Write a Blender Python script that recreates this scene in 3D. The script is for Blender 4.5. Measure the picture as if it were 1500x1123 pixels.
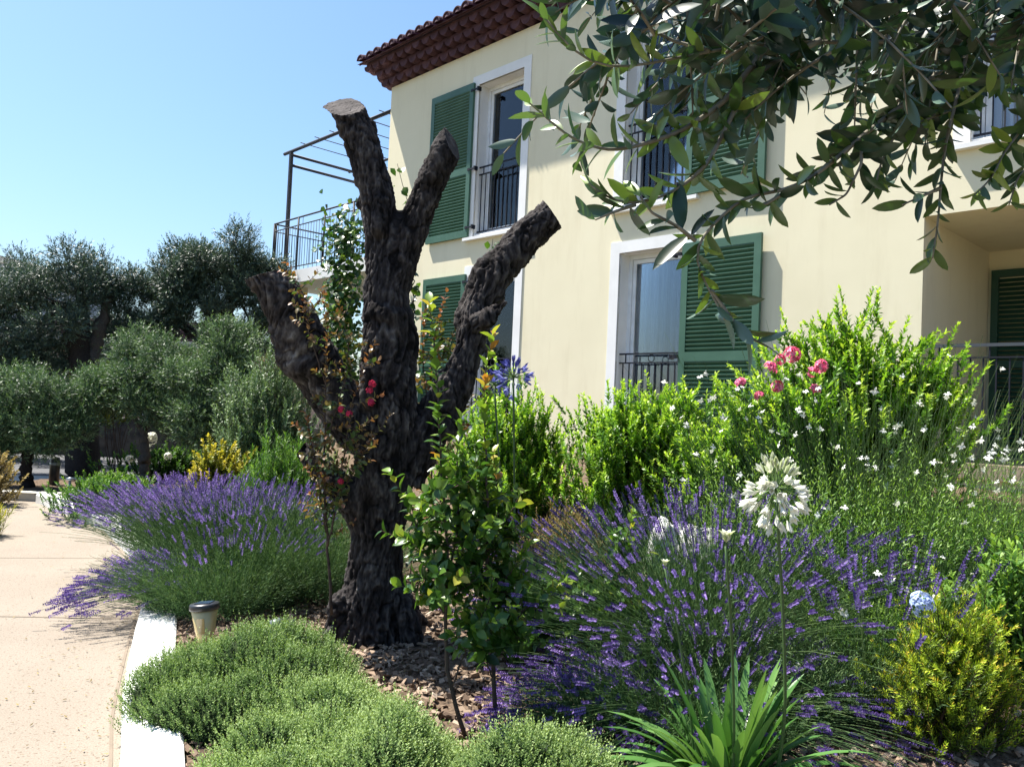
import bpy, math, random
import numpy as np
from mathutils import Matrix, Vector, Euler

rng = np.random.default_rng(7)
random.seed(7)
sc = bpy.context.scene
for o in list(bpy.data.objects):
    bpy.data.objects.remove(o)

# ---------------------------------------------------------------- camera
FPX, PITCH, ROLL, EYE = 1180.0, math.radians(1.94), math.atan(0.045), 1.6
F = np.array([0, math.cos(PITCH), math.sin(PITCH)])
R0 = np.array([1.0, 0, 0])
U0 = np.cross(R0, F)
RV = math.cos(ROLL) * R0 + math.sin(ROLL) * U0
UV = -math.sin(ROLL) * R0 + math.cos(ROLL) * U0
CAM = np.array([0, 0, EYE])
cd = bpy.data.cameras.new('camera')
cd.sensor_width = 36.0
cd.lens = 36.0 * FPX / 1500.0
cd.clip_start, cd.clip_end = 0.05, 2000.0
co = bpy.data.objects.new('camera', cd)
co.matrix_world = Matrix(((RV[0], UV[0], -F[0], 0), (RV[1], UV[1], -F[1], 0), (RV[2], UV[2], -F[2], EYE), (0, 0, 0, 1)))
sc.collection.objects.link(co)
sc.camera = co


def ray(px, py):
    return F + (px - 750.0) / FPX * RV - (py - 561.5) / FPX * UV


def at(px, py, Y):
    d = ray(px, py)
    return CAM + d * (Y / d[1])


def onz(px, py, z):
    d = ray(px, py)
    return CAM + d * ((z - EYE) / d[2])


# facade frame: D1 runs along the house away to the left, D2 into the house
D1 = ray(-385, 550)
D1[2] = 0
D1 /= np.linalg.norm(D1)
D2 = np.array([D1[1], -D1[0], 0])
DIST = 8.0

# ---------------------------------------------------------------- sun, sky, exposure
SUN_STRENGTH, SKY_STRENGTH, EXPOSURE = 5.0, 0.070, 1.5
tr = -D1 * 0.143 + D2 * 0.050 + np.array([0, 0, -0.28])      # the way sunlight travels
tr /= np.linalg.norm(tr)
to_sun = -tr
SUN_EL = math.asin(to_sun[2])
SUN_AZ = math.atan2(to_sun[0], to_sun[1])                     # from +Y towards +X
w = bpy.data.worlds.new('World')
sc.world = w
w.use_nodes = True
nt = w.node_tree
nt.nodes.clear()
sky = nt.nodes.new('ShaderNodeTexSky')
sky.sky_type = 'NISHITA'
sky.sun_disc = False
sky.sun_elevation = SUN_EL
sky.sun_rotation = SUN_AZ
sky.air_density, sky.dust_density, sky.ozone_density = 1.4, 1.2, 9.0
bg = nt.nodes.new('ShaderNodeBackground')
bg.inputs['Strength'].default_value = SKY_STRENGTH
wo = nt.nodes.new('ShaderNodeOutputWorld')
nt.links.new(sky.outputs[0], bg.inputs['Color'])
nt.links.new(bg.outputs[0], wo.inputs['Surface'])
sd = bpy.data.lights.new('sun', 'SUN')
sd.energy = SUN_STRENGTH
sd.angle = math.radians(0.5)
sd.color = (1.0, 0.95, 0.86)
so = bpy.data.objects.new('sun', sd)
so.rotation_euler = Vector(tuple(tr)).to_track_quat('-Z', 'Y').to_euler()
so.location = (-20, 10, 30)
sc.collection.objects.link(so)
vs = sc.view_settings
vs.view_transform = 'Standard'
vs.look = 'None'
vs.exposure = EXPOSURE
vs.gamma = 1.0
vs.use_curve_mapping = False
sc.cycles.use_denoising = True
try:
    sc.cycles.denoiser = 'OPENIMAGEDENOISE'
    sc.cycles.denoising_input_passes = 'RGB_ALBEDO_NORMAL'
    sc.cycles.denoising_prefilter = 'ACCURATE'
except Exception:
    pass
sc.cycles.max_bounces = 8
sc.cycles.diffuse_bounces = 3
sc.cycles.transparent_max_bounces = 12
sc.cycles.sample_clamp_indirect = 6.0
sc.cycles.caustics_reflective = False
sc.cycles.caustics_refractive = False


# ---------------------------------------------------------------- small helpers
def nrm(a):
    return a / np.maximum(np.linalg.norm(a, axis=-1, keepdims=True), 1e-9)


def hash3(i, j, k, s):
    n = (i * 374761393 + j * 668265263 + k * 2147483647 + s * 1274126177) & 0xFFFFFFFF
    n = ((n ^ (n >> 13)) * 1274126177) & 0xFFFFFFFF
    return ((n ^ (n >> 16)) & 0xFFFF) / 65535.0


def vnoise(p, s=0):
    p = np.asarray(p, float)
    i = np.floor(p).astype(np.int64)
    f = p - i
    f = f * f * (3 - 2 * f)
    r = 0
    for a in (0, 1):
        for b in (0, 1):
            for c in (0, 1):
                wt = (f[..., 0] if a else 1 - f[..., 0]) * (f[..., 1] if b else 1 - f[..., 1]) * (f[..., 2] if c else 1 - f[..., 2])
                r = r + wt * hash3(i[..., 0] + a, i[..., 1] + b, i[..., 2] + c, s)
    return r


def fbm(p, o=3, s=0):
    r, a, t = 0, 1.0, 0
    p = np.asarray(p, float)
    for k in range(o):
        r = r + a * vnoise(p, s + k)
        t += a
        a *= 0.5
        p = p * 2.03
    return r / t


class MB:
    """collects quads; build() links them as one mesh object"""
    def __init__(self):
        self.V, self.Q, self.T, self.M, self.n = [], [], [], [], 0

    def add(self, V, Q, tint=0.0, mat=0):
        V = np.asarray(V, float).reshape(-1, 3)
        Q = np.asarray(Q, np.int64).reshape(-1, 4)
        self.V.append(V)
        self.Q.append(Q + self.n)
        self.T.append(np.broadcast_to(np.asarray(tint, float), (len(V),)).copy())
        self.M.append(np.full(len(Q), mat, np.int32))
        self.n += len(V)

    def box(self, x0, x1, y0, y1, z0, z1, tint=0.0, mat=0):
        V = [(x0, y0, z0), (x1, y0, z0), (x1, y1, z0), (x0, y1, z0), (x0, y0, z1), (x1, y0, z1), (x1, y1, z1), (x0, y1, z1)]
        Q = [(0, 3, 2, 1), (4, 5, 6, 7), (0, 1, 5, 4), (1, 2, 6, 5), (2, 3, 7, 6), (3, 0, 4, 7)]
        self.add(V, Q, tint, mat)

    def quad(self, a, b, c, d, tint=0.0, mat=0):
        self.add([a, b, c, d], [(0, 1, 2, 3)], tint, mat)

    def tube(self, pts, rad, sides=8, tint=0.0, mat=0, cap=True):
        pts = np.asarray(pts, float)
        rad = np.broadcast_to(np.asarray(rad, float), (len(pts),))
        tg = nrm(np.gradient(pts, axis=0))
        ref = np.array([0.31, 0.17, 0.93]) if abs(tg[0][2]) < 0.9 else np.array([0.93, 0.31, 0.17])
        rings = []
        s = nrm(np.cross(tg[0], ref))
        for k in range(len(pts)):
            s = nrm(s - tg[k] * np.dot(s, tg[k]))
            b = np.cross(tg[k], s)
            a = np.arange(sides) * 2 * math.pi / sides
            rings.append(pts[k] + rad[k] * (np.cos(a)[:, None] * s + np.sin(a)[:, None] * b))
        if cap:
            rings = [np.repeat(pts[:1], sides, 0) + (rings[0] - pts[0]) * 0.02] + rings + [np.repeat(pts[-1:], sides, 0) + (rings[-1] - pts[-1]) * 0.02]
        V = np.concatenate(rings)
        Q = grid_quads(len(rings), sides, wrap=True)
        self.add(V, Q, tint, mat)

    def build(self, name, mats, parent=None, smooth=True):
        V = np.concatenate(self.V) if self.V else np.zeros((0, 3))
        Q = np.concatenate(self.Q) if self.Q else np.zeros((0, 4), int)
        T = np.concatenate(self.T)
        M = np.concatenate(self.M)
        me = bpy.data.meshes.new(name)
        me.vertices.add(len(V))
        me.vertices.foreach_set('co', V.astype(np.float32).ravel())
        me.loops.add(Q.size)
        me.loops.foreach_set('vertex_index', Q.astype(np.int32).ravel())
        me.polygons.add(len(Q))
        me.polygons.foreach_set('loop_start', (np.arange(len(Q)) * 4).astype(np.int32))
        me.polygons.foreach_set('material_index', M)
        me.polygons.foreach_set('use_smooth', np.full(len(Q), bool(smooth)))
        at_ = me.attributes.new('tint', 'FLOAT', 'POINT')
        at_.data.foreach_set('value', T.astype(np.float32))
        for m in (mats if isinstance(mats, (list, tuple)) else [mats]):
            me.materials.append(m)
        me.update(calc_edges=True)
        o = bpy.data.objects.new(name, me)
        sc.collection.objects.link(o)
        if parent:
            o.parent = parent
        return o


def grid_quads(rows, cols, wrap=False):
    i = np.arange(rows - 1)[:, None]
    j = np.arange(cols if wrap else cols - 1)[None, :]
    j2 = (j + 1) % cols
    q = np.stack([i * cols + j, i * cols + j2, (i + 1) * cols + j2, (i + 1) * cols + j], -1)
    return q.reshape(-1, 4)


def thing(name, label, cat, loc=(0, 0, 0), rz=0.0, group=None):
    o = bpy.data.objects.new(name, None)
    o.location = loc
    o.rotation_euler = (0, 0, rz)
    o.empty_display_size = 0.1
    sc.collection.objects.link(o)
    tag(o, label, cat, group)
    return o


def tag(o, label=None, cat=None, group=None, kind=None):
    if label:
        o['label'] = label
    if cat:
        o['category'] = cat
    if group:
        o['group'] = group
    if kind:
        o['kind'] = kind
    return o


def leaves(mb, P, D, N, L, W, rows=3, cols=3, fold=0.25, curl=0.2, wide=0.45, tint=0.0, mat=0, tip=0.02, blunt=0.8):
    """a batch of folded, curling leaf blades"""
    P, D, N = np.asarray(P, float), nrm(np.asarray(D, float)), np.asarray(N, float)
    n = len(P)
    if n == 0:
        return
    L = np.broadcast_to(np.asarray(L, float), (n,))
    W = np.broadcast_to(np.asarray(W, float), (n,))
    S = nrm(np.cross(D, N))
    N = np.cross(S, D)
    if cols == 1:                                             # one rhombus
        V = np.stack([P, P + D * (L * wide)[:, None] + S * (W / 2)[:, None], P + D * L[:, None], P + D * (L * wide)[:, None] - S * (W / 2)[:, None]], 1)
        Q = np.arange(4 * n).reshape(n, 4)
        mb.add(V, Q, np.repeat(np.broadcast_to(tint, (n,)), 4), mat)
        return
    t = np.linspace(0, 1, rows)
    a = math.log(0.5) / math.log(wide)
    prof = np.sin(math.pi * np.power(t, a)) ** blunt
    prof = np.maximum(prof, tip)
    js = np.array([-1, 1]) if cols == 2 else np.array([-1, 0, 1])
    curl = np.broadcast_to(np.asarray(curl, float), (n,))
    V = (P[:, None, None, :] + D[:, None, None, :] * (L[:, None] * t)[:, :, None, None]
         + S[:, None, None, :] * ((W[:, None, None] / 2) * prof[None, :, None] * js[None, None, :])[..., None]
         + N[:, None, None, :] * ((fold * W[:, None, None] * np.abs(js)[None, None, :] * prof[None, :, None]) - (curl[:, None] * L[:, None] * t ** 2)[:, :, None])[..., None])
    k = rows * len(js)
    Q = (grid_quads(rows, len(js))[None] + (np.arange(n) * k)[:, None, None]).reshape(-1, 4)
    mb.add(V, Q, np.repeat(np.broadcast_to(tint, (n,)), k), mat)


def stems(mb, pts, r0, r1, sides=3, tint=0.0, mat=0):
    """pts (n,k,3): many thin tubes at once"""
    pts = np.asarray(pts, float)
    n, k, _ = pts.shape
    if n == 0:
        return
    tg = nrm(np.gradient(pts, axis=1))
    ref = np.where(np.abs(tg[:, :1, 2:3]) < 0.9, np.array([0.1, 0.2, 1.0]), np.array([1.0, 0.2, 0.1]))
    s = nrm(np.cross(tg, np.broadcast_to(ref, tg.shape)))
    b = np.cross(tg, s)
    a = np.arange(sides) * 2 * math.pi / sides
    r0 = np.broadcast_to(np.asarray(r0, float), (n,))
    r1 = np.broadcast_to(np.asarray(r1, float), (n,))
    r = r0[:, None] + (r1 - r0)[:, None] * np.linspace(0, 1, k)
    V = pts[:, :, None] + r[:, :, None, None] * (np.cos(a)[:, None] * s[:, :, None] + np.sin(a)[:, None] * b[:, :, None])
    m = k * sides
    Q = (grid_quads(k, sides, True)[None] + (np.arange(n) * m)[:, None, None]).reshape(-1, 4)
    mb.add(V, Q, np.repeat(np.broadcast_to(tint, (n,)), m), mat)


def arc_pts(B, D, L, k=5, bend=None):
    """curved centre lines from base B along D, drooping by vector bend*t^2"""
    t = np.linspace(0, 1, k)
    L = np.broadcast_to(np.asarray(L, float), (len(B),))
    p = B[:, None] + nrm(D)[:, None] * (L[:, None] * t)[:, :, None]
    if bend is not None:
        p = p + np.asarray(bend)[:, None] * (t ** 2)[None, :, None]
    return p


def shoots(mb, pts, nl, L, W, ang=0.9, start=0.15, rows=3, cols=1, tint0=0.0, tint1=1.0, jit=0.15, taper=0.5, fold=0.2, curl=0.15, mat=0, pair=False, wide=0.45, blunt=0.8):
    """leaves spiralling up shoots given as centre lines pts (n,k,3)"""
    n, k, _ = pts.shape
    u = start + (1 - start) * ((np.arange(nl) // 2 * 2 + 1) / nl if pair else (np.arange(nl) + 0.5) / nl)
    u = np.clip(u[None] + rng.normal(0, 0.3 / nl, (n, nl)), 0, 1)
    f = u * (k - 1)
    i = np.clip(f.astype(int), 0, k - 2)
    fr = (f - i)[..., None]
    ii = np.arange(n)[:, None]
    P = pts[ii, i] * (1 - fr) + pts[ii, i + 1] * fr
    T = nrm(pts[ii, i + 1] - pts[ii, i])
    ref = np.where(np.abs(T[..., 2:3]) < 0.9, np.array([0.0, 0.0, 1.0]), np.array([1.0, 0.0, 0.0]))
    A = nrm(np.cross(T, ref))
    B = np.cross(T, A)
    ph = rng.uniform(0, 6.28, (n, 1)) + (np.arange(nl) * math.pi + (np.arange(nl) // 2) * 1.2 if pair else np.arange(nl) * 2.4)[None] + rng.normal(0, 0.3, (n, nl))
    rad = np.cos(ph)[..., None] * A + np.sin(ph)[..., None] * B
    an = ang * (1.15 - 0.55 * u) + rng.normal(0, jit, (n, nl))
    D = T * np.cos(an)[..., None] + rad * np.sin(an)[..., None]
    D = D + rng.normal(0, jit * 0.5, D.shape)
    N = nrm(T * np.sin(an)[..., None] - rad * np.cos(an)[..., None]) + rng.normal(0, 0.25, D.shape) + np.array([0, 0, 0.25])
    sz = (1 - taper * u) * rng.uniform(0.75, 1.2, (n, nl))
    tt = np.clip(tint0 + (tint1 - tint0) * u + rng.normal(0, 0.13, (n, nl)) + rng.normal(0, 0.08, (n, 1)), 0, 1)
    leaves(mb, P.reshape(-1, 3), D.reshape(-1, 3), N.reshape(-1, 3), (L * sz).ravel(), (W * sz).ravel(), rows, cols, fold, curl, wide, tt.ravel(), mat, blunt=blunt)


def rdir(n):
    return nrm(rng.normal(0, 1, (n, 3)))


# ---------------------------------------------------------------- materials
def new_mat(name):
    m = bpy.data.materials.new(name)
    m.use_nodes = True
    nt = m.node_tree
    nt.nodes.clear()
    out = nt.nodes.new('ShaderNodeOutputMaterial')
    return m, nt, out


def ramp(nt, stops, fac):
    r = nt.nodes.new('ShaderNodeValToRGB')
    e = r.color_ramp.elements
    while len(e) < len(stops):
        e.new(0.5)
    for k, (p, c) in enumerate(stops):
        e[k].position = p
        e[k].color = (*c, 1)
    nt.links.new(fac, r.inputs[0])
    return r.outputs[0]


def noise(nt, scale, detail=4, rough=0.55, vec=None, dist=0.0):
    n = nt.nodes.new('ShaderNodeTexNoise')
    n.inputs['Scale'].default_value = scale
    n.inputs['Detail'].default_value = detail
    n.inputs['Roughness'].default_value = rough
    n.inputs['Distortion'].default_value = dist
    if vec is not None:
        nt.links.new(vec, n.inputs['Vector'])
    return n.outputs['Fac']


def objco(nt, scale=(1, 1, 1)):
    c = nt.nodes.new('ShaderNodeTexCoord')
    mp = nt.nodes.new('ShaderNodeMapping')
    mp.inputs['Scale'].default_value = scale
    nt.links.new(c.outputs['Object'], mp.inputs['Vector'])
    return mp.outputs[0]


def bump(nt, h, strength, dist, prev=None):
    b = nt.nodes.new('ShaderNodeBump')
    b.inputs['Strength'].default_value = strength
    b.inputs['Distance'].default_value = dist
    nt.links.new(h, b.inputs['Height'])
    if prev is not None:
        nt.links.new(prev, b.inputs['Normal'])
    return b.outputs[0]


def rough_mat(name, stops, scale=6.0, rough=0.85, bstr=0.3, bdist=0.01, bscale=60, spec=0.3, metal=0.0, vscale=(1, 1, 1), detail=6):
    m, nt, out = new_mat(name)
    v = objco(nt, vscale)
    col = ramp(nt, stops, noise(nt, scale, detail, 0.6, v))
    p = nt.nodes.new('ShaderNodeBsdfPrincipled')
    nt.links.new(col, p.inputs['Base Color'])
    p.inputs['Roughness'].default_value = rough
    p.inputs['Specular IOR Level'].default_value = spec
    p.inputs['Metallic'].default_value = metal
    if bstr:
        nt.links.new(bump(nt, noise(nt, bscale, 5, 0.6, v), bstr, bdist), p.inputs['Normal'])
    nt.links.new(p.outputs[0], out.inputs[0])
    return m


def leaf_mat(name, stops, trans=0.3, rough=0.5, spec=0.35, back=None, tmul=(1.3, 1.35, 0.6)):
    m, nt, out = new_mat(name)
    a = nt.nodes.new('ShaderNodeAttribute')
    a.attribute_name = 'tint'
    col = ramp(nt, stops, a.outputs['Fac'])
    front = col
    if back:
        g = nt.nodes.new('ShaderNodeNewGeometry')
        mx = nt.nodes.new('ShaderNodeMix')
        mx.data_type = 'RGBA'
        nt.links.new(g.outputs['Backfacing'], mx.inputs[0])
        nt.links.new(col, mx.inputs[6])
        mx.inputs[7].default_value = (*back, 1)
        front = mx.outputs[2]
    p = nt.nodes.new('ShaderNodeBsdfPrincipled')
    nt.links.new(front, p.inputs['Base Color'])
    p.inputs['Roughness'].default_value = rough
    p.inputs['Specular IOR Level'].default_value = spec
    if trans > 0:
        t = nt.nodes.new('ShaderNodeBsdfTranslucent')
        mu = nt.nodes.new('ShaderNodeMix')
        mu.data_type = 'RGBA'
        mu.blend_type = 'MULTIPLY'
        mu.inputs[0].default_value = 1.0
        nt.links.new(col, mu.inputs[6])
        mu.inputs[7].default_value = (*tmul, 1)
        nt.links.new(mu.outputs[2], t.inputs[0])
        ms = nt.nodes.new('ShaderNodeMixShader')
        ms.inputs[0].default_value = trans
        nt.links.new(p.outputs[0], ms.inputs[1])
        nt.links.new(t.outputs[0], ms.inputs[2])
        nt.links.new(ms.outputs[0], out.inputs[0])
    else:
        nt.links.new(p.outputs[0], out.inputs[0])
    return m


def plain(name, col, rough=0.5, spec=0.5, metal=0.0, bstr=0.0, bscale=80, var=0.12):
    lo = tuple(c * (1 - var) for c in col)
    hi = tuple(min(1, c * (1 + var)) for c in col)
    return rough_mat(name, [(0.3, lo), (0.7, hi)], 5, rough, bstr, 0.004, bscale, spec, metal)


def plaster_mat():
    m, nt, out = new_mat('yellow_plaster')
    v = objco(nt)
    big = noise(nt, 0.55, 5, 0.6, v)
    col = ramp(nt, [(0.3, (0.735, 0.672, 0.482)), (0.55, (0.785, 0.722, 0.528)), (0.8, (0.81, 0.757, 0.575))], big)
    streak = ramp(nt, [(0.34, (0.90, 0.885, 0.86)), (0.50, (1, 1, 1))], noise(nt, 1.6, 5, 0.65, objco(nt, (2.2, 2.2, 0.35))))
    mu = nt.nodes.new('ShaderNodeMix')
    mu.data_type = 'RGBA'
    mu.blend_type = 'MULTIPLY'
    mu.inputs[0].default_value = 0.6
    nt.links.new(col, mu.inputs[6])
    nt.links.new(streak, mu.inputs[7])
    p = nt.nodes.new('ShaderNodeBsdfPrincipled')
    nt.links.new(mu.outputs[2], p.inputs['Base Color'])
    p.inputs['Roughness'].default_value = 0.95
    p.inputs['Specular IOR Level'].default_value = 0.1
    b1 = bump(nt, noise(nt, 3.0, 4, 0.55, v), 0.12, 0.012)
    b2 = bump(nt, noise(nt, 70, 4, 0.6, v), 0.14, 0.002, b1)
    nt.links.new(b2, p.inputs['Normal'])
    nt.links.new(p.outputs[0], out.inputs[0])
    return m


def path_mat():
    m, nt, out = new_mat('washed_aggregate_path')
    v = objco(nt)
    fine = ramp(nt, [(0.3, (0.195, 0.162, 0.125)), (0.5, (0.250, 0.213, 0.171)), (0.72, (0.305, 0.267, 0.223))], noise(nt, 130, 3, 0.7, v))
    big = ramp(nt, [(0.3, (0.86, 0.85, 0.84)), (0.7, (1, 1, 1))], noise(nt, 1.1, 5, 0.65, v))
    sp = ramp(nt, [(0.60, (1, 1, 1)), (0.68, (0.62, 0.55, 0.5))], noise(nt, 60, 2, 0.5, v))
    cur = fine
    for other in (big, sp):
        mu = nt.nodes.new('ShaderNodeMix')
        mu.data_type = 'RGBA'
        mu.blend_type = 'MULTIPLY'
        mu.inputs[0].default_value = 1.0
        nt.links.new(cur, mu.inputs[6])
        nt.links.new(other, mu.inputs[7])
        cur = mu.outputs[2]
    p = nt.nodes.new('ShaderNodeBsdfPrincipled')
    nt.links.new(cur, p.inputs['Base Color'])
    p.inputs['Roughness'].default_value = 0.9
    p.inputs['Specular IOR Level'].default_value = 0.2
    nt.links.new(bump(nt, noise(nt, 160, 3, 0.7, v), 0.5, 0.004), p.inputs['Normal'])
    nt.links.new(p.outputs[0], out.inputs[0])
    return m


def bark_mat():
    m, nt, out = new_mat('dark_olive_bark')
    v = objco(nt, (1, 1, 0.42))
    a = nt.nodes.new('ShaderNodeAttribute')
    a.attribute_name = 'tint'
    c1 = ramp(nt, [(0.10, (0.010, 0.009, 0.009)), (0.42, (0.044, 0.039, 0.039)), (0.72, (0.115, 0.105, 0.100)), (1.0, (0.27, 0.255, 0.235))], a.outputs['Fac'])
    c2 = ramp(nt, [(0.3, (0.6, 0.55, 0.55)), (0.6, (1.0, 1.0, 1.0)), (0.8, (1.35, 1.35, 1.3))], noise(nt, 48, 8, 0.75, v))
    mu = nt.nodes.new('ShaderNodeMix')
    mu.data_type = 'RGBA'
    mu.blend_type = 'MULTIPLY'
    mu.inputs[0].default_value = 1.0
    nt.links.new(c1, mu.inputs[6])
    nt.links.new(c2, mu.inputs[7])
    p = nt.nodes.new('ShaderNodeBsdfPrincipled')
    nt.links.new(mu.outputs[2], p.inputs['Base Color'])
    p.inputs['Roughness'].default_value = 0.95
    p.inputs['Specular IOR Level'].default_value = 0.12
    b1 = bump(nt, noise(nt, 34, 8, 0.75, v, 0.3), 1.0, 0.02)
    nt.links.new(bump(nt, noise(nt, 110, 4, 0.7, v), 0.6, 0.005, b1), p.inputs['Normal'])
    nt.links.new(p.outputs[0], out.inputs[0])
    return m


def glass_mat():
    m, nt, out = new_mat('window_glass')
    t = nt.nodes.new('ShaderNodeBsdfTransparent')
    t.inputs[0].default_value = (0.96, 0.98, 1.0, 1)
    g = nt.nodes.new('ShaderNodeBsdfGlossy')
    g.inputs['Roughness'].default_value = 0.02
    g.inputs['Color'].default_value = (0.9, 0.95, 1, 1)
    fr = nt.nodes.new('ShaderNodeFresnel')
    fr.inputs['IOR'].default_value = 1.6
    ms = nt.nodes.new('ShaderNodeMixShader')
    nt.links.new(fr.outputs[0], ms.inputs[0])
    nt.links.new(t.outputs[0], ms.inputs[1])
    nt.links.new(g.outputs[0], ms.inputs[2])
    nt.links.new(ms.outputs[0], out.inputs[0])
    return m


M = {}
M['plaster'] = plaster_mat()
M['white_plaster'] = rough_mat('white_plaster', [(0.3, (0.74, 0.74, 0.73)), (0.7, (0.84, 0.84, 0.83))], 3, 0.9, 0.12, 0.003, 60, 0.15)
M['kerb_white'] = rough_mat('white_kerb_paint', [(0.25, (0.62, 0.62, 0.59)), (0.5, (0.80, 0.80, 0.78)), (0.8, (0.86, 0.86, 0.84))], 5, 0.85, 0.2, 0.004, 50, 0.2)
M['green'] = rough_mat('green_shutter_paint', [(0.3, (0.036, 0.098, 0.062)), (0.55, (0.046, 0.120, 0.077)), (0.75, (0.062, 0.138, 0.095))], 3, 0.5, 0.06, 0.002, 60, 0.45)
M['dark_green'] = rough_mat('dark_green_paint', [(0.3, (0.016, 0.055, 0.034)), (0.7, (0.022, 0.07, 0.045))], 4, 0.45, 0.05, 0.002, 60, 0.4)
M['iron'] = plain('dark_iron', (0.010, 0.012, 0.020), 0.6, 0.3, 0.0)
M['rail'] = plain('sun_toned_rail', (0.10, 0.10, 0.11), 0.3, 0.6, 0.5)  # lighter than the iron so the top rail carries the sun in its colour
M['pvc'] = plain('white_window_frame', (0.78, 0.80, 0.82), 0.35, 0.45)
M['glass'] = glass_mat()
M['curtain'] = rough_mat('darkened_curtain', [(0.3, (0.06, 0.09, 0.17)), (0.7, (0.15, 0.20, 0.31))], 3, 0.9, 0.0, spec=0.1, vscale=(6, 6, 0.2))  # lower curtains darkened in colour to stand in for dark reflections
M['curtain_whitened'] = rough_mat('whitened_curtain', [(0.3, (0.80, 0.84, 0.90)), (0.7, (0.88, 0.91, 0.94))], 3, 0.9, 0.0, spec=0.1, vscale=(6, 6, 0.2))  # upper curtains whitened in colour to look lit behind the glass
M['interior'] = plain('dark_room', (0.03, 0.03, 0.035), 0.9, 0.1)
M['tile'] = rough_mat('shade_toned_roof_tile', [(0.25, (0.040, 0.021, 0.029)), (0.5, (0.078, 0.038, 0.048)), (0.75, (0.140, 0.070, 0.074))], 5.5, 0.85, 0.35, 0.006, 50, 0.25)  # terracotta darkened to purple, with the shade at the eave in the colour
M['concrete'] = rough_mat('pale_concrete', [(0.3, (0.40, 0.39, 0.34)), (0.7, (0.52, 0.50, 0.45))], 4, 0.9, 0.2, 0.004, 50, 0.2)
M['path'] = path_mat()
M['soil'] = rough_mat('brown_soil', [(0.3, (0.055, 0.038, 0.026)), (0.5, (0.12, 0.085, 0.06)), (0.75, (0.22, 0.165, 0.115))], 30, 0.95, 0.9, 0.02, 45, 0.1)
M['ground'] = rough_mat('dry_ground', [(0.3, (0.07, 0.065, 0.035)), (0.6, (0.15, 0.125, 0.08)), (0.8, (0.22, 0.19, 0.13))], 1.5, 0.95, 0.6, 0.03, 18, 0.1)
M['road'] = rough_mat('old_asphalt', [(0.3, (0.075, 0.075, 0.08)), (0.7, (0.12, 0.12, 0.125))], 6, 0.9, 0.4, 0.006, 120, 0.2)
M['stone'] = rough_mat('shade_toned_stone_wall', [(0.3, (0.04, 0.04, 0.045)), (0.6, (0.10, 0.095, 0.09)), (0.8, (0.17, 0.16, 0.145))], 4, 0.9, 0.8, 0.03, 8, 0.15)  # shade of the trees overhead is mixed into these dark stone tones
M['bark'] = bark_mat()
M['terrace'] = rough_mat('sandy_terrace', [(0.3, (0.26, 0.21, 0.15)), (0.7, (0.36, 0.30, 0.22))], 4, 0.9, 0.3, 0.004, 60, 0.15)
M['cutwood'] = rough_mat('weathered_cut_wood', [(0.25, (0.025, 0.022, 0.022)), (0.5, (0.065, 0.057, 0.055)), (0.8, (0.135, 0.12, 0.115))], 12, 0.9, 0.5, 0.006, 40, 0.15, detail=8)
M['twig'] = rough_mat('grey_twig_bark', [(0.3, (0.10, 0.09, 0.07)), (0.7, (0.26, 0.24, 0.19))], 30, 0.8, 0.3, 0.002, 90, 0.25)
M['stem_dark'] = rough_mat('dark_stem_bark', [(0.3, (0.035, 0.025, 0.022)), (0.7, (0.10, 0.07, 0.055))], 25, 0.8, 0.3, 0.002, 90, 0.2)
M['chip'] = leaf_mat('bark_chips', [(0.0, (0.045, 0.032, 0.025)), (0.3, (0.14, 0.098, 0.070)), (0.7, (0.27, 0.200, 0.145)), (1.0, (0.42, 0.345, 0.27))], 0.0, 0.9, 0.1)
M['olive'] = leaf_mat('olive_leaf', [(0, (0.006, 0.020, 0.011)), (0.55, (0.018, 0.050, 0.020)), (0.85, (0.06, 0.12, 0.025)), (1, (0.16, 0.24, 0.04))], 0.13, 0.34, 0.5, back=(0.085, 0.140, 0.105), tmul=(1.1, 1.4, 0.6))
M['olive_far'] = leaf_mat('olive_crown_leaf', [(0, (0.012, 0.026, 0.018)), (0.5, (0.034, 0.066, 0.046)), (1, (0.085, 0.135, 0.090))], 0.12, 0.5, 0.4, back=(0.09, 0.13, 0.105))
M['olive_young'] = leaf_mat('young_olive_leaf', [(0, (0.014, 0.036, 0.016)), (0.5, (0.055, 0.115, 0.046)), (1, (0.18, 0.27, 0.11))], 0.18, 0.5, 0.4, back=(0.14, 0.20, 0.12))
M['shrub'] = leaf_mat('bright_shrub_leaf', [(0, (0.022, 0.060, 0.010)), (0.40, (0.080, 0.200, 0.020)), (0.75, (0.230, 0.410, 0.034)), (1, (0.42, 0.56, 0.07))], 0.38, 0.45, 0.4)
M['myrtle'] = leaf_mat('broad_glossy_leaf', [(0, (0.016, 0.044, 0.011)), (0.5, (0.048, 0.120, 0.019)), (0.78, (0.17, 0.27, 0.035)), (0.92, (0.38, 0.36, 0.06)), (1, (0.36, 0.16, 0.035))], 0.32, 0.34, 0.5)
M['russet'] = leaf_mat('russet_leaf', [(0, (0.03, 0.06, 0.016)), (0.35, (0.07, 0.12, 0.025)), (0.6, (0.15, 0.11, 0.04)), (1, (0.24, 0.09, 0.045))], 0.28, 0.4, 0.45)
M['thyme'] = leaf_mat('thyme_leaf', [(0, (0.016, 0.040, 0.012)), (0.5, (0.105, 0.185, 0.048)), (1, (0.330, 0.430, 0.165))], 0.22, 0.6, 0.25)
M['lav_leaf'] = leaf_mat('lavender_leaf', [(0, (0.022, 0.060, 0.022)), (0.6, (0.068, 0.140, 0.045)), (1, (0.165, 0.245, 0.095))], 0.18, 0.6, 0.25)
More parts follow.
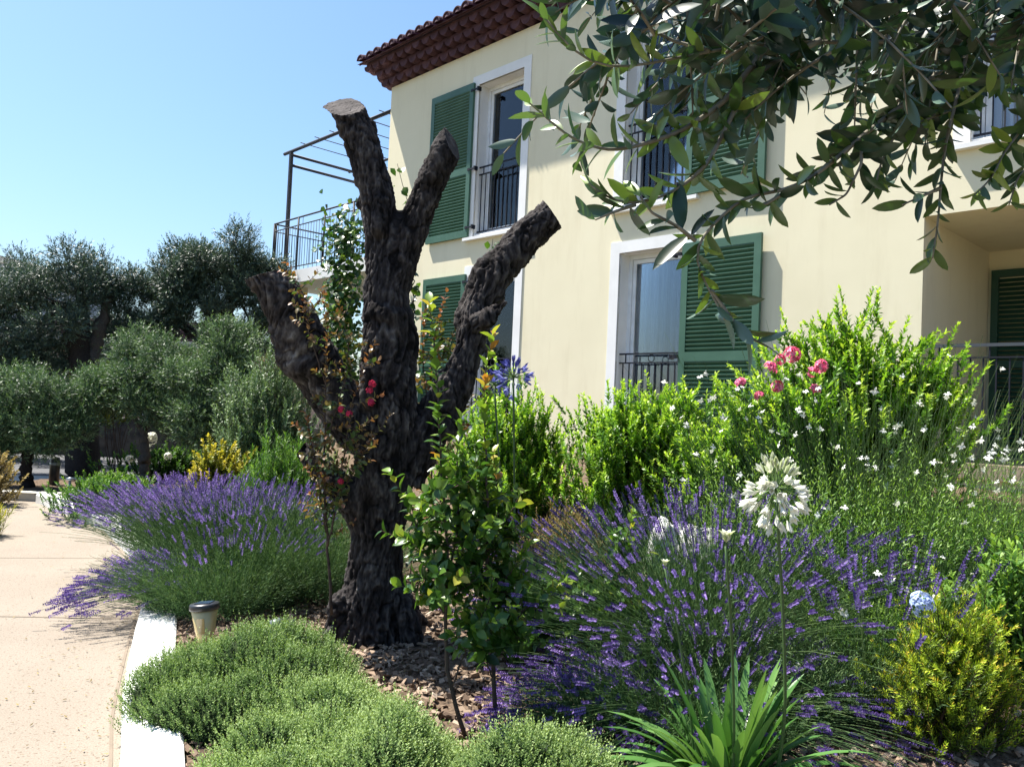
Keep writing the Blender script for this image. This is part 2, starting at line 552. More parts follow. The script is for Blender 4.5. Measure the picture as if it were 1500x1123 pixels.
M['lav_flower'] = leaf_mat('lavender_flower', [(0, (0.040, 0.028, 0.105)), (0.5, (0.095, 0.064, 0.225)), (1, (0.26, 0.175, 0.44))], 0.2, 0.7, 0.15, tmul=(1.1, 0.9, 1.2))
M['strap'] = leaf_mat('strap_leaf', [(0, (0.028, 0.085, 0.022)), (0.6, (0.075, 0.185, 0.045)), (1, (0.16, 0.29, 0.09))], 0.22, 0.28, 0.5)
M['stalk'] = leaf_mat('green_stalk', [(0, (0.03, 0.065, 0.02)), (1, (0.11, 0.19, 0.05))], 0.0, 0.4, 0.4)
M['white_petal'] = leaf_mat('white_petal', [(0, (0.52, 0.60, 0.30)), (0.4, (0.78, 0.79, 0.70)), (1, (0.86, 0.86, 0.82))], 0.3, 0.6, 0.2, tmul=(1, 1, 0.9))
M['blue_petal'] = leaf_mat('violet_blue_petal', [(0, (0.07, 0.075, 0.26)), (0.5, (0.15, 0.16, 0.50)), (1, (0.40, 0.42, 0.75))], 0.25, 0.6, 0.2, tmul=(1, 1, 1.1))
M['pale_blue'] = leaf_mat('pale_blue_petal', [(0, (0.26, 0.36, 0.68)), (1, (0.58, 0.68, 0.88))], 0.25, 0.6, 0.2, tmul=(1, 1, 1))
M['pink'] = leaf_mat('pink_petal', [(0, (0.55, 0.06, 0.13)), (0.6, (0.75, 0.13, 0.28)), (1, (0.85, 0.32, 0.42))], 0.25, 0.6, 0.2, tmul=(1.1, 0.8, 0.9))
M['crimson'] = leaf_mat('crimson_petal', [(0, (0.35, 0.015, 0.05)), (1, (0.60, 0.04, 0.10))], 0.25, 0.6, 0.2, tmul=(1.1, 0.8, 0.9))
M['golden'] = leaf_mat('golden_needle', [(0, (0.028, 0.050, 0.010)), (0.4, (0.12, 0.19, 0.018)), (0.75, (0.34, 0.47, 0.03)), (0.95, (0.52, 0.55, 0.05)), (1, (0.50, 0.38, 0.05))], 0.28, 0.5, 0.3)
M['yellow_leaf'] = leaf_mat('yellow_leaf', [(0, (0.07, 0.11, 0.02)), (0.5, (0.27, 0.28, 0.035)), (1, (0.50, 0.42, 0.06))], 0.28, 0.5, 0.3)
M['meadow'] = leaf_mat('soft_green_leaf', [(0, (0.018, 0.054, 0.011)), (0.5, (0.072, 0.180, 0.024)), (1, (0.23, 0.37, 0.06))], 0.28, 0.5, 0.35)
M['straw'] = leaf_mat('dry_straw', [(0, (0.10, 0.075, 0.03)), (0.5, (0.24, 0.18, 0.07)), (1, (0.42, 0.33, 0.17))], 0.2, 0.8, 0.15)
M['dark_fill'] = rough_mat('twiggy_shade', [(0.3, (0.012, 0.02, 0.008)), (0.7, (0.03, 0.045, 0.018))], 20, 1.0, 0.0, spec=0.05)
M['brass'] = rough_mat('brass_lamp', [(0.3, (0.46, 0.36, 0.17)), (0.7, (0.58, 0.47, 0.25))], 9, 0.42, 0.05, 0.002, 60, 0.5, 0.55)
M['lamp_lens'] = plain('amber_lens', (0.34, 0.26, 0.11), 0.2, 0.6)
M['black_plastic'] = plain('black_plastic', (0.02, 0.022, 0.026), 0.35, 0.5)
M['solar'] = plain('solar_panel', (0.03, 0.05, 0.10), 0.12, 0.7)
M['grey_metal'] = plain('grey_metal', (0.22, 0.25, 0.28), 0.4, 0.5, 0.6)
M['white_stone'] = rough_mat('white_rock', [(0.3, (0.62, 0.62, 0.60)), (0.7, (0.80, 0.80, 0.79))], 9, 0.9, 0.5, 0.01, 30, 0.2)
M['pink_wall'] = rough_mat('pink_render', [(0.3, (0.44, 0.29, 0.22)), (0.7, (0.55, 0.38, 0.29))], 2, 0.9, 0.1, 0.004, 50, 0.1)
M['far_grey'] = rough_mat('grey_render', [(0.3, (0.20, 0.23, 0.28)), (0.7, (0.27, 0.30, 0.35))], 1, 0.9, 0.1, 0.004, 30, 0.1)


# ---------------------------------------------------------------- ground, path, bed
def kx(y):
    return np.interp(y, [0.3, 2.0, 3.51, 4.0, 4.5, 5.2, 6.2, 7.5, 9.4, 11.3, 12.5], [-0.35, -0.95, -1.60, -1.84, -2.05, -2.33, -2.72, -3.35, -4.65, -6.5, -8.0])


def soil_z(x, y):
    x, y = np.asarray(x, float), np.asarray(y, float)
    q = DIST - (x * D2[0] + y * D2[1])
    s = np.clip((4.9 - q) / 3.9, 0, 1)
    s = s * s * (3 - 2 * s)
    g = np.clip((x + 4.8) / 2.6, 0, 1)
    s = s * g * g * (3 - 2 * g)
    p = np.stack([x * 1.7, y * 1.7, x * 0], -1)
    return 0.09 + 1.0 * s + 0.05 * (fbm(p, 3, 5) - 0.5)


def on_soil(px, py):
    d = ray(px, py)
    t = 0.5
    for _ in range(4000):
        p = CAM + d * t
        if p[2] <= soil_z(p[0], p[1]):
            return p
        t += 0.01
    return p


def sheet(name, x0, x1, y0, y1, z, mat):
    mb = MB()
    mb.quad((x0, y0, z), (x1, y0, z), (x1, y1, z), (x0, y1, z))
    return tag(mb.build(name, mat), kind='structure')


sheet('ground', -400, 400, -200, 900, -0.03, M['ground'])
mb = MB()
ys = np.linspace(-3, 12.05, 40)
xr = kx(ys) + 0.12
xl = np.interp(ys, [-3, 5, 6.5, 8.1, 9.5, 10.6, 12.05], [-5.6, -5.0, -5.05, -5.30, -6.2, -7.6, -12.5])
V = np.stack([np.stack([xl, ys, ys * 0], -1), np.stack([xr, ys, ys * 0], -1)], 1)
mb.add(V, grid_quads(40, 2)[:, [0, 1, 2, 3]])
tag(mb.build('path', M['path'], smooth=False), kind='structure')
# two shallow slab joints across the path, sawn grooves filled dark
mb = MB()
for (ya, yb) in ((5.55, 5.8), (7.55, 7.9)):
    n = 12
    xs = np.linspace(np.interp(ya, ys, xl) + 0.02, kx(yb), n)
    yy = np.linspace(ya, yb, n)
    V = np.stack([np.stack([xs, yy - 0.006, xs * 0 + 0.004], -1), np.stack([xs, yy + 0.006, xs * 0 + 0.004], -1)], 1)
    mb.add(V, grid_quads(n, 2))
yk = np.linspace(0.5, 9.5, 60)
xo = kx(yk) - 0.045
V = np.stack([np.stack([xo - 0.008, yk, yk * 0 + 0.004], -1), np.stack([xo + 0.008, yk, yk * 0 + 0.004], -1)], 1)
mb.add(V, grid_quads(60, 2))
tag(mb.build('path_joint', plain('joint_filler', (0.19, 0.155, 0.12), 0.95, 0.1), smooth=False), kind='structure')

sheet('road', -60, -3.2, 15.3, 20.4, -0.02, M['road'])
sheet('pavement', -60, -4.0, 14.2, 15.2, -0.015, M['concrete'])

# planted bed: a soil sheet rising to the house
gx = np.arange(-9.0, 7.0, 0.08)
gy = np.arange(0.3, 14.0, 0.08)
GX, GY = np.meshgrid(gx, gy)
Z = soil_z(GX, GY)
Z = Z + 0.02 * (vnoise(np.stack([GX * 9, GY * 9, GX * 0], -1), 3) - 0.5)
V = np.stack([GX, GY, Z], -1).reshape(-1, 3)
Q = grid_quads(len(gy), len(gx))
c = V[Q].mean(1)
q = DIST - (c[:, 0] * D2[0] + c[:, 1] * D2[1])
keep = (c[:, 0] > kx(c[:, 1]) + 0.13) & (q > -0.2) & (c[:, 1] < 13.8)
Q = Q[keep]
used = np.unique(Q)
remap = np.full(len(V), -1)
remap[used] = np.arange(len(used))
mb = MB()
mb.add(V[used], remap[Q])
tag(mb.build('garden_bed', M['soil']), kind='structure')


def kerb(name, xs, ys, w, h, label, mat):
    p = np.stack([xs, ys], -1)
    t = nrm(np.gradient(p, axis=0))
    nr = np.stack([t[:, 1], -t[:, 0]], -1)                    # towards the bed
    e = 0.014
    prof = [(0, -0.06), (0, h - e), (e, h), (w - e, h), (w, h - e), (w, -0.06)]
    V = np.stack([np.concatenate([p + nr * a, np.full((len(p), 1), b)], 1) for a, b in prof], 1)
    mb = MB()
    mb.add(V, grid_quads(len(p), len(prof)))
    o = mb.build(name, mat, smooth=False)
    return tag(o, label, 'kerb')


yk = np.linspace(0.4, 11.4, 110)
kerb('garden_kerb', kx(yk), yk, 0.24, 0.13, 'white painted kerb curving along the path in front of the thyme', M['kerb_white'])
xf = np.linspace(-13.5, -6.2, 20)
kerb('garden_kerb', xf, 11.55 + 0.03 * (xf + 9) ** 2 * 0.3, -0.2, 0.12, 'pale kerb across the far end of the path before low green shrubs', M['concrete'])

# ---------------------------------------------------------------- house (x right along the facade, y into the house, z up)
HX = math.atan2(-D1[1], -D1[0])
house = thing('villa', 'pale yellow two storey villa with green shutters and tiled eave with shade in its colour', 'house', tuple(D2 * DIST), HX)
XL, XR, HTOP, DEEP = -11.71, 3.2, 7.17, 9.0
WINS = [(-9.34, -8.35, 4.24, 6.60), (-9.34, -8.35, 1.28, 3.64), (-6.45, -5.46, 4.24, 6.60), (-6.45, -5.46, 1.30, 3.66), (-2.42, -1.2, 4.24, 6.60)]
NICHE = (-2.80, 0.75, 1.31, 3.61, 2.0)
openings = WINS + [NICHE[:4]]
mb = MB()
xs = sorted({XL, XR} | {v for o in openings for v in o[:2]})
zs = sorted({-0.3, HTOP} | {v for o in openings for v in o[2:4]})
for a, b in zip(xs[:-1], xs[1:]):
    for c_, d_ in zip(zs[:-1], zs[1:]):
        mx, mz = (a + b) / 2, (c_ + d_) / 2
        if any(o[0] < mx < o[1] and o[2] < mz < o[3] for o in openings):
            continue
        mb.quad((a, 0, c_), (b, 0, c_), (b, 0, d_), (a, 0, d_))
REV = 0.26
for o in openings:
    r = REV if o in WINS else NICHE[4]
    x0, x1, z0, z1 = o
    mb.quad((x0, 0, z0), (x0, r, z0), (x0, r, z1), (x0, 0, z1))
    mb.quad((x1, r, z0), (x1, 0, z0), (x1, 0, z1), (x1, r, z1))
    mb.quad((x0, 0, z1), (x0, r, z1), (x1, r, z1), (x1, 0, z1))
    mb.quad((x0, r, z0), (x0, 0, z0), (x1, 0, z0), (x1, r, z0))
x0, x1, z0, z1, r = NICHE
mb.quad((x0, r, z0), (x1, r, z0), (x1, r, z1), (x0, r, z1))
mb.quad((XL, DEEP, -0.3), (XL, 0, -0.3), (XL, 0, HTOP), (XL, DEEP, HTOP))
mb.quad((XR, 0, -0.3), (XR, DEEP, -0.3), (XR, DEEP, HTOP), (XR, 0, HTOP))
mb.quad((XR, DEEP, -0.3), (XL, DEEP, -0.3), (XL, DEEP, HTOP), (XR, DEEP, HTOP))
mb.build('wall', M['plaster'], house, smooth=False)


def halfpipe(mb, x, y0, y1, z0, z1, r, up, thick=0.016, seg=8, tint=0.0):
    """half round tile: axis in y; up=+1 arches up, -1 hangs down; closed ends"""
    a = np.linspace(0, math.pi, seg + 1)
    def ring(y, z, rr):
        return np.stack([x + rr * np.cos(a), np.full(seg + 1, y), z + up * rr * np.sin(a)], -1)
    rs = [ring(y0, z0, 0.0), ring(y0 + 0.02, z0, r - thick) if up > 0 else ring(y0, z0, r - thick), ring(y0, z0, r - thick), ring(y0, z0, r), ring(y1, z1, r * 0.86)]
    mb.add(np.concatenate(rs), grid_quads(len(rs), seg + 1), tint)


def eave():
    root = MB()
    z = HTOP
    sp, r = 0.235, 0.105
    for i in range(3):                                        # three stepped courses under the roof edge
        o = 0.12 + 0.11 * i
        zz = HTOP + 0.02 + 0.13 * i + 0.075
        off = sp / 2 if i % 2 else 0
        for x in np.arange(XL - o + 0.06 + off, XR + 0.5, sp):
            halfpipe(root, x + rng.normal(0, 0.004), -o + rng.normal(0, 0.006), 0.3, zz, zz, r * 0.96, -1)
        for y in np.arange(-o + 0.16, DEEP, sp):              # the same courses turn the corner
            a = np.linspace(0, math.pi, 7)
            V = np.concatenate([np.stack([np.full(7, xx), y + rr * np.cos(a), zz - rr * np.sin(a)], -1) for xx, rr in ((XL - o, 0.0), (XL - o, r), (XL + 0.2, r))])
            root.add(V, grid_quads(3, 7))
        root.box(XL - o + 0.012, XR + 0.4, -o + 0.012, 0.35, zz + 0.004, zz + 0.05)
        root.box(XL - o + 0.012, XL + 0.2, 0.36, DEEP, zz + 0.004, zz + 0.05)
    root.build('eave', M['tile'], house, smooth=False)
    rf = MB()
    zr, o = HTOP + 0.415, 0.45
    rise = math.tan(math.radians(17))
    for x in np.arange(XL - o + 0.10, XR + 0.6, sp):          # cover tiles, several lengths up the slope
        for k in range(9):
            y0 = -o + k * 0.38 + rng.normal(0, 0.008)
            z0 = zr + 0.02 + (y0 + o) * rise
            halfpipe(rf, x + rng.normal(0, 0.006), y0, y0 + 0.45, z0 + 0.012, z0 + 0.45 * rise - 0.004, 0.095 + rng.normal(0, 0.002), 1)
    L_ = 5.2
    rf.box(XL - o, XR + 0.6, -o + 0.05, -o + 0.06, zr - 0.03, zr + 0.012)
    rf.quad((XL - o, -o, zr - 0.03), (XL - o, L_, zr - 0.03 + (L_ + o) * rise), (XR + 0.6, L_, zr - 0.03 + (L_ + o) * rise), (XR + 0.6, -o, zr - 0.03))
    rf.quad((XL - o, -o + 0.061, zr + 0.013), (XR + 0.6, -o + 0.061, zr + 0.013), (XR + 0.6, L_, zr + 0.013 + (L_ + o) * rise), (XL - o, L_, zr + 0.013 + (L_ + o) * rise))
    rf.quad((XL - o, L_, zr + (L_ + o) * rise), (XR + 0.6, L_, zr + (L_ + o) * rise), (XR + 0.6, DEEP + o, zr), (XL - o, DEEP + o, zr))
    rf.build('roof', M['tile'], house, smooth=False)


eave()


def window(x0, x1, z0, z1, sill=True, rail=True):
    s = MB()
    b, e = 0.145, 0.014
    s.box(x0 - b, x0, -e, 0.02, z0 - 0.02, z1 + b)
    s.box(x1, x1 + b, -e, 0.02, z0 - 0.02, z1 + b)
    s.box(x0, x1, -e, 0.02, z1, z1 + b)
    # white lining of the reveal, 3 mm proud of it
    s.box(x0 + 0.0, x0 + 0.003, 0.021, REV, z0, z1)
    s.box(x1 - 0.003, x1, 0.021, REV, z0, z1)
    s.box(x0 + 0.0031, x1 - 0.0031, 0.021, REV, z1 - 0.003, z1 - 0.0005)
    win = s.build('window', M['white_plaster'], house, smooth=False)
    f = MB()
    y0, y1 = 0.19, 0.25
    xa, xb, za, zb = x0 + 0.004, x1 - 0.004, z0 + 0.03, z1 - 0.004
    t = 0.055
    f.box(xa, xa + t, y0, y1, za, zb)
    f.box(xb - t, xb, y0, y1, za, zb)
    f.box(xa + t, xb - t, y0, y1, zb - t, zb)
    f.box(xa + t, xb - t, y0, y1, za, za + t)
    xi, xj, zi, zj = xa + t + 0.006, xb - t - 0.006, za + t + 0.006, zb - t - 0.006
    t2 = 0.05
    f.box(xi, xi + t2, y0 + 0.012, y1 - 0.01, zi, zj)
    f.box(xj - t2, xj, y0 + 0.012, y1 - 0.01, zi, zj)
    f.box(xi + t2, xj - t2, y0 + 0.012, y1 - 0.01, zj - t2, zj)
    f.box(xi + t2, xj - t2, y0 + 0.012, y1 - 0.01, zi, zi + t2)
    f.build('frame', M['pvc'], win, smooth=False)
    g = MB()
    g.box(xi + t2 - 0.01, xj - t2 + 0.01, 0.218, 0.224, zi + t2 - 0.01, zj - t2 + 0.01)
    g.build('pane', M['glass'], win, smooth=False)
    cu = MB()
    n = 260
    xx = np.linspace(x0 + 0.02, x1 - 0.02, n)
    yy = 0.290 + 0.045 * np.sin(xx * 46 + 1.3 * np.sin(xx * 17)) + 0.010 * np.sin(xx * 111)
    V = np.stack([np.stack([xx, yy, np.full(n, z0 + 0.03)], -1), np.stack([xx, yy * 0.98 + 0.005, np.full(n, z1)], -1)], 0)
    cu.add(V, grid_quads(2, n))
    cu.build('curtain', M['curtain_whitened'] if z0 > 3 else M['curtain'], win)
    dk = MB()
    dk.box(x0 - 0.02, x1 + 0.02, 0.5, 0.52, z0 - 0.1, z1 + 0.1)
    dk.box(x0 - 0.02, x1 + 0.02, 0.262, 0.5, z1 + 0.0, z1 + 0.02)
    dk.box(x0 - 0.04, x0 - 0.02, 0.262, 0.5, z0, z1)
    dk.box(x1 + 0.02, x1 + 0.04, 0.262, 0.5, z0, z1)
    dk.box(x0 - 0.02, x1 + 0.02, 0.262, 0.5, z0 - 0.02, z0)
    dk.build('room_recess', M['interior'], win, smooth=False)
    if sill:
        q = MB()
        q.box(x0 - 0.165, x1 + 0.165, -0.075, 0.0185, z0 - 0.065, z0 - 0.0205)
        q.box(x0 + 0.004, x1 - 0.004, 0.0215, REV, z0 + 0.002, z0 + 0.028)
        q.build('sill', M['white_plaster'], win, smooth=False)
    if rail:
        r = MB()
        ry = 0.075
        top = z0 + 1.09
        for zz, hh in ((top, 0.020), (top - 0.115, 0.016), (z0 + 0.085, 0.016)):
            r.box(x0 + 0.004, x1 - 0.004, ry - 0.012, ry + 0.012, zz - hh, zz)
        for x in np.arange(x0 + 0.06, x1 - 0.03, 0.098):
            r.box(x - 0.006, x + 0.006, ry - 0.006, ry + 0.006, z0 + 0.086, top - 0.132)
        for x in np.linspace(x0 + 0.1, x1 - 0.1, 3):
            if abs(x - (x0 + x1) / 2) > 0.05:
                r.box(x - 0.006, x + 0.006, ry - 0.006, ry + 0.006, top - 0.115, top - 0.021)
        a = np.linspace(0, 2 * math.pi, 17)
        r.tube(np.stack([(x0 + x1) / 2 + 0.045 * np.cos(a), np.full(17, ry), top - 0.067 + 0.045 * np.sin(a)], -1), 0.006, 5, cap=False)
        r.build('guard_rail', M['iron'], win, smooth=False)
    return win


for k, wn in enumerate(WINS):
    window(*wn)


def shutter(x0, x1, z0, z1, hinge_right, ang=0.0):
    """louvred shutter folded back on the wall; hinge side stays at its place"""
    s = MB()
    y0, y1 = -0.057, -0.017
    st = 0.085
    s.box(x0, x0 + st, y0, y1, z0, z1)
    s.box(x1 - st, x1, y0, y1, z0, z1)
    zm = z0 + (z1 - z0) * 0.435
    for a, b in ((z0, z0 + 0.11), (zm - 0.055, zm + 0.055), (z1 - 0.10, z1)):
        s.box(x0 + st, x1 - st, y0, y1, a, b)
    for a, b in ((z0 + 0.11, zm - 0.055), (zm + 0.055, z1 - 0.10)):
        n = int(round((b - a) / 0.049))
        for i in range(n):
            zc = a + (i + 0.5) * (b - a) / n
            s.add([(x0 + st, y0 + 0.003, zc + 0.012), (x1 - st, y0 + 0.003, zc + 0.012), (x1 - st, y1 - 0.003, zc - 0.026), (x0 + st, y1 - 0.003, zc - 0.026),
                   (x0 + st, y0 + 0.003, zc + 0.023), (x1 - st, y0 + 0.003, zc + 0.023), (x1 - st, y1 - 0.003, zc - 0.015), (x0 + st, y1 - 0.003, zc - 0.015)],
                  [(0, 3, 2, 1), (4, 5, 6, 7), (0, 1, 5, 4), (2, 3, 7, 6)])
    s.box(x0 + st, x1 - st, y1 + 0.001, y1 + 0.004, z0 + 0.1, z1 - 0.1)
    sh = s.build('shutter', M['green'], house, smooth=False)
    if ang:
        px = x1 if hinge_right else x0
        sh.location = (px, 0, 0)
        sh.rotation_euler = (0, 0, ang)
        co_ = np.zeros(len(sh.data.vertices) * 3, np.float32)
        sh.data.vertices.foreach_get('co', co_)
        co_ = co_.reshape(-1, 3)
        co_[:, 0] -= px
        sh.data.vertices.foreach_set('co', co_.ravel())
    hx = x1 if hinge_right else x0
    sg = 1 if hinge_right else -1
    for zz in (z0 + 0.14, zm, z1 - 0.12):
        h = MB()
        h.box(hx - 0.05, hx - 0.002, -0.067, -0.0575, zz - 0.02, zz + 0.02)
        h.box(min(hx + 0.002, hx + sg * 0.10), max(hx - 0.002, hx + sg * 0.10), -0.067, -0.052, zz - 0.012, zz + 0.012)
        h.box(min(hx + sg * 0.10, hx + sg * 0.125), max(hx + sg * 0.10, hx + sg * 0.125), -0.072, 0.0, zz - 0.03, zz + 0.03)
        hh = h.build('hinge', M['iron'], sh, smooth=False)
        if ang:
            hh.location = (-hx, 0, 0)
    return sh


shutter(-10.46, -9.42, 4.24, 6.64, True)
shutter(-10.46, -9.42, 1.27, 3.66, True)
shutter(-5.47, -4.44, 4.24, 6.64, False, -0.012)
shutter(-5.47, -4.44, 1.29, 3.66, False, -0.02)

# loggia: dark louvred door, floor slab and railing in front
x0, x1, z0, z1, r = NICHE
d = MB()
for (a, b) in ((x0 + 0.04, x0 + 0.94), (x0 + 0.98, x0 + 1.88), (x0 + 1.92, x0 + 2.82)):
    d.box(a, a + 0.07, r - 0.06, r - 0.005, z0 + 0.02, z1 - 0.22)
    d.box(b - 0.07, b, r - 0.06, r - 0.005, z0 + 0.02, z1 - 0.22)
    for zz in (z0 + 0.02, z0 + 1.0, z1 - 0.30):
        d.box(a + 0.07, b - 0.07, r - 0.06, r - 0.005, zz, zz + 0.08)
    for zz in np.arange(z0 + 0.14, z1 - 0.32, 0.05):
        d.quad((a + 0.07, r - 0.05, zz), (b - 0.07, r - 0.05, zz), (b - 0.07, r - 0.015, zz + 0.046), (a + 0.07, r - 0.015, zz + 0.046))
d.build('door', M['dark_green'], house, smooth=False)
d = MB()
d.box(x0 - 0.35, x1, -0.05, r - 0.002, z0 - 0.13, z0 + 0.004)
d.box(x0 - 0.5, XR, -0.45, -0.051, z0 - 0.60, z0 - 0.25)
d.build('terrace', M['terrace'], house, smooth=False)
d = MB()
for zz, hh in ((2.395, 0.03), (2.275, 0.014), (1.385, 0.016)):
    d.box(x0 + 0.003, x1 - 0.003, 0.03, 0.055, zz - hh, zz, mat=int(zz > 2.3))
for x in np.arange(x0 + 0.1, x1, 0.105):
    d.box(x - 0.006, x + 0.006, 0.036, 0.049, 1.386, 2.26)
for x in np.arange(x0 + 0.15, x1, 0.42):
    d.box(x - 0.006, x + 0.006, 0.036, 0.049, 2.276, 2.364)
    d.box(x - 0.012, x + 0.012, 0.031, 0.054, z0 + 0.005, 1.368)
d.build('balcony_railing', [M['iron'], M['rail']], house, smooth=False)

# roof terrace left of the house corner
BX0, BX1, BY1 = -15.9, XL - 0.003, 4.6
d = MB()
d.box(BX0, BX1, -0.02, BY1, 3.98, 4.235)
d.build('terrace_slab', M['white_plaster'], house, smooth=False)
for (xx, yy) in ((-15.35, 0.35), (-13.6, 0.35)):
    d = MB()
    d.box(xx - 0.17, xx + 0.17, yy - 0.17, yy + 0.17, -0.3, 3.979)
    d.build('column', M['plaster'], house, smooth=False)
d = MB()
d.box(BX0 + 0.3, BX1, 2.2, 2.4, -0.3, 3.979)
d.build('ground_floor_wall', M['plaster'], house, smooth=False)


def railing(a, b):
    d = MB()
    a, b = np.array(a, float), np.array(b, float)
    L = np.linalg.norm(b - a)
    t = (b - a) / L
    top = 4.235 + 1.09
    for zz, rr in ((top, 0.018), (top - 0.16, 0.012), (4.235 + 0.09, 0.012)):
        d.tube([(*a, zz), (*b, zz)], rr, 6)
    for s_ in np.arange(0.06, L, 0.105):
        p = a + t * s_
        d.tube([(*p, 4.33), (*p, top - 0.165)], 0.007, 4)
    for s_ in np.linspace(0, L, int(L / 1.3) + 2):
        p = a + t * s_
        d.tube([(*p, 4.236), (*p, top)], 0.02, 6)
        p2 = p + t * 0.18
        d.tube([(*p2, top - 0.155), (*p2, top - 0.015)], 0.007, 4)
    return d.build('railing', M['iron'], house)


railing((BX0 + 0.06, 0.03), (BX1 - 0.05, 0.03))
railing((BX0 + 0.06, 0.07), (BX0 + 0.06, BY1))
railing((BX0 + 0.06, BY1 - 0.05), (BX1 - 0.05, BY1 - 0.05))

pg = thing('pergola', 'dark iron pergola with thin wires over the upper terrace left of the trunk', 'pergola', tuple(D2 * DIST), HX)
PT, PX, PY = 6.80, -15.45, 0.12
for (xx, yy) in ((PX, PY), (PX, PY + 3.9)):
    d = MB()
    d.box(xx - 0.033, xx + 0.033, yy - 0.033, yy + 0.033, 4.237, PT)
    d.box(xx - 0.07, xx + 0.07, yy - 0.07, yy + 0.07, 4.237, 4.25)
    d.build('post', M['iron'], pg, smooth=False)
for (a, b, z_, rr) in (((PX - 0.3, PY), (XL - 0.01, PY), PT + 0.03, 0.035), ((PX, PY), (PX, PY + 4.0), PT - 0.04, 0.03), ((PX, PY), (PX, PY + 4.0), PT - 0.26, 0.03), ((PX - 0.3, PY + 1.6), (XL - 0.01, PY + 1.6), PT + 0.03, 0.028), ((PX - 0.3, PY + 3.9), (XL - 0.01, PY + 3.9), PT + 0.03, 0.03)):
    d = MB()
    d.tube([(*a, z_), (*b, z_)], rr, 8)
    d.build('beam', M['iron'], pg)
for x in np.linspace(PX + 0.55, XL - 0.4, 6):
    d = MB()
    d.tube([(x, PY - 0.1, PT + 0.075), (x, PY + 4.0, PT + 0.075)], 0.009, 5)
    d.build('rod', M['iron'], pg)


def h2w(x, y, z):
    return D2 * (DIST + y) - D1 * x + np.array([0, 0, z])


# ---------------------------------------------------------------- pruned olive trunk
TB = at(540, 920, 5.25)
trunk = thing('pruned_olive_trunk', 'thick dark pruned olive trunk with four sawn off limbs standing in bark chips', 'tree trunk', (TB[0], TB[1], 0.05))
TY = 5.25


def limb(pts, ext=0.0):
    P = np.array([at(a, b, TY + dy) for a, b, dy, r in pts])
    rr = np.array([r * 0.89 * (TY + dy) / FPX for a, b, dy, r in pts])
    if ext:
        t = nrm((P[-1] - P[-2])[None])[0]
        P = np.vstack([P, P[-1] + t * ext])
        rr = np.append(rr, rr[-1])
    # resample smoothly
    s = np.concatenate([[0], np.cumsum(np.linalg.norm(np.diff(P, axis=0), axis=1))])
    n = max(6, int(s[-1] / 0.05))
    u = np.linspace(0, s[-1], n)
    Q_ = np.stack([np.interp(u, s, P[:, k]) for k in range(3)], -1)
    rq = np.interp(u, s, rr)
    for _ in range(2):
        Q_[1:-1] = (Q_[:-2] + 2 * Q_[1:-1] + Q_[2:]) / 4
        rq[1:-1] = (rq[:-2] + 2 * rq[1:-1] + rq[2:]) / 4
    return Q_, rq


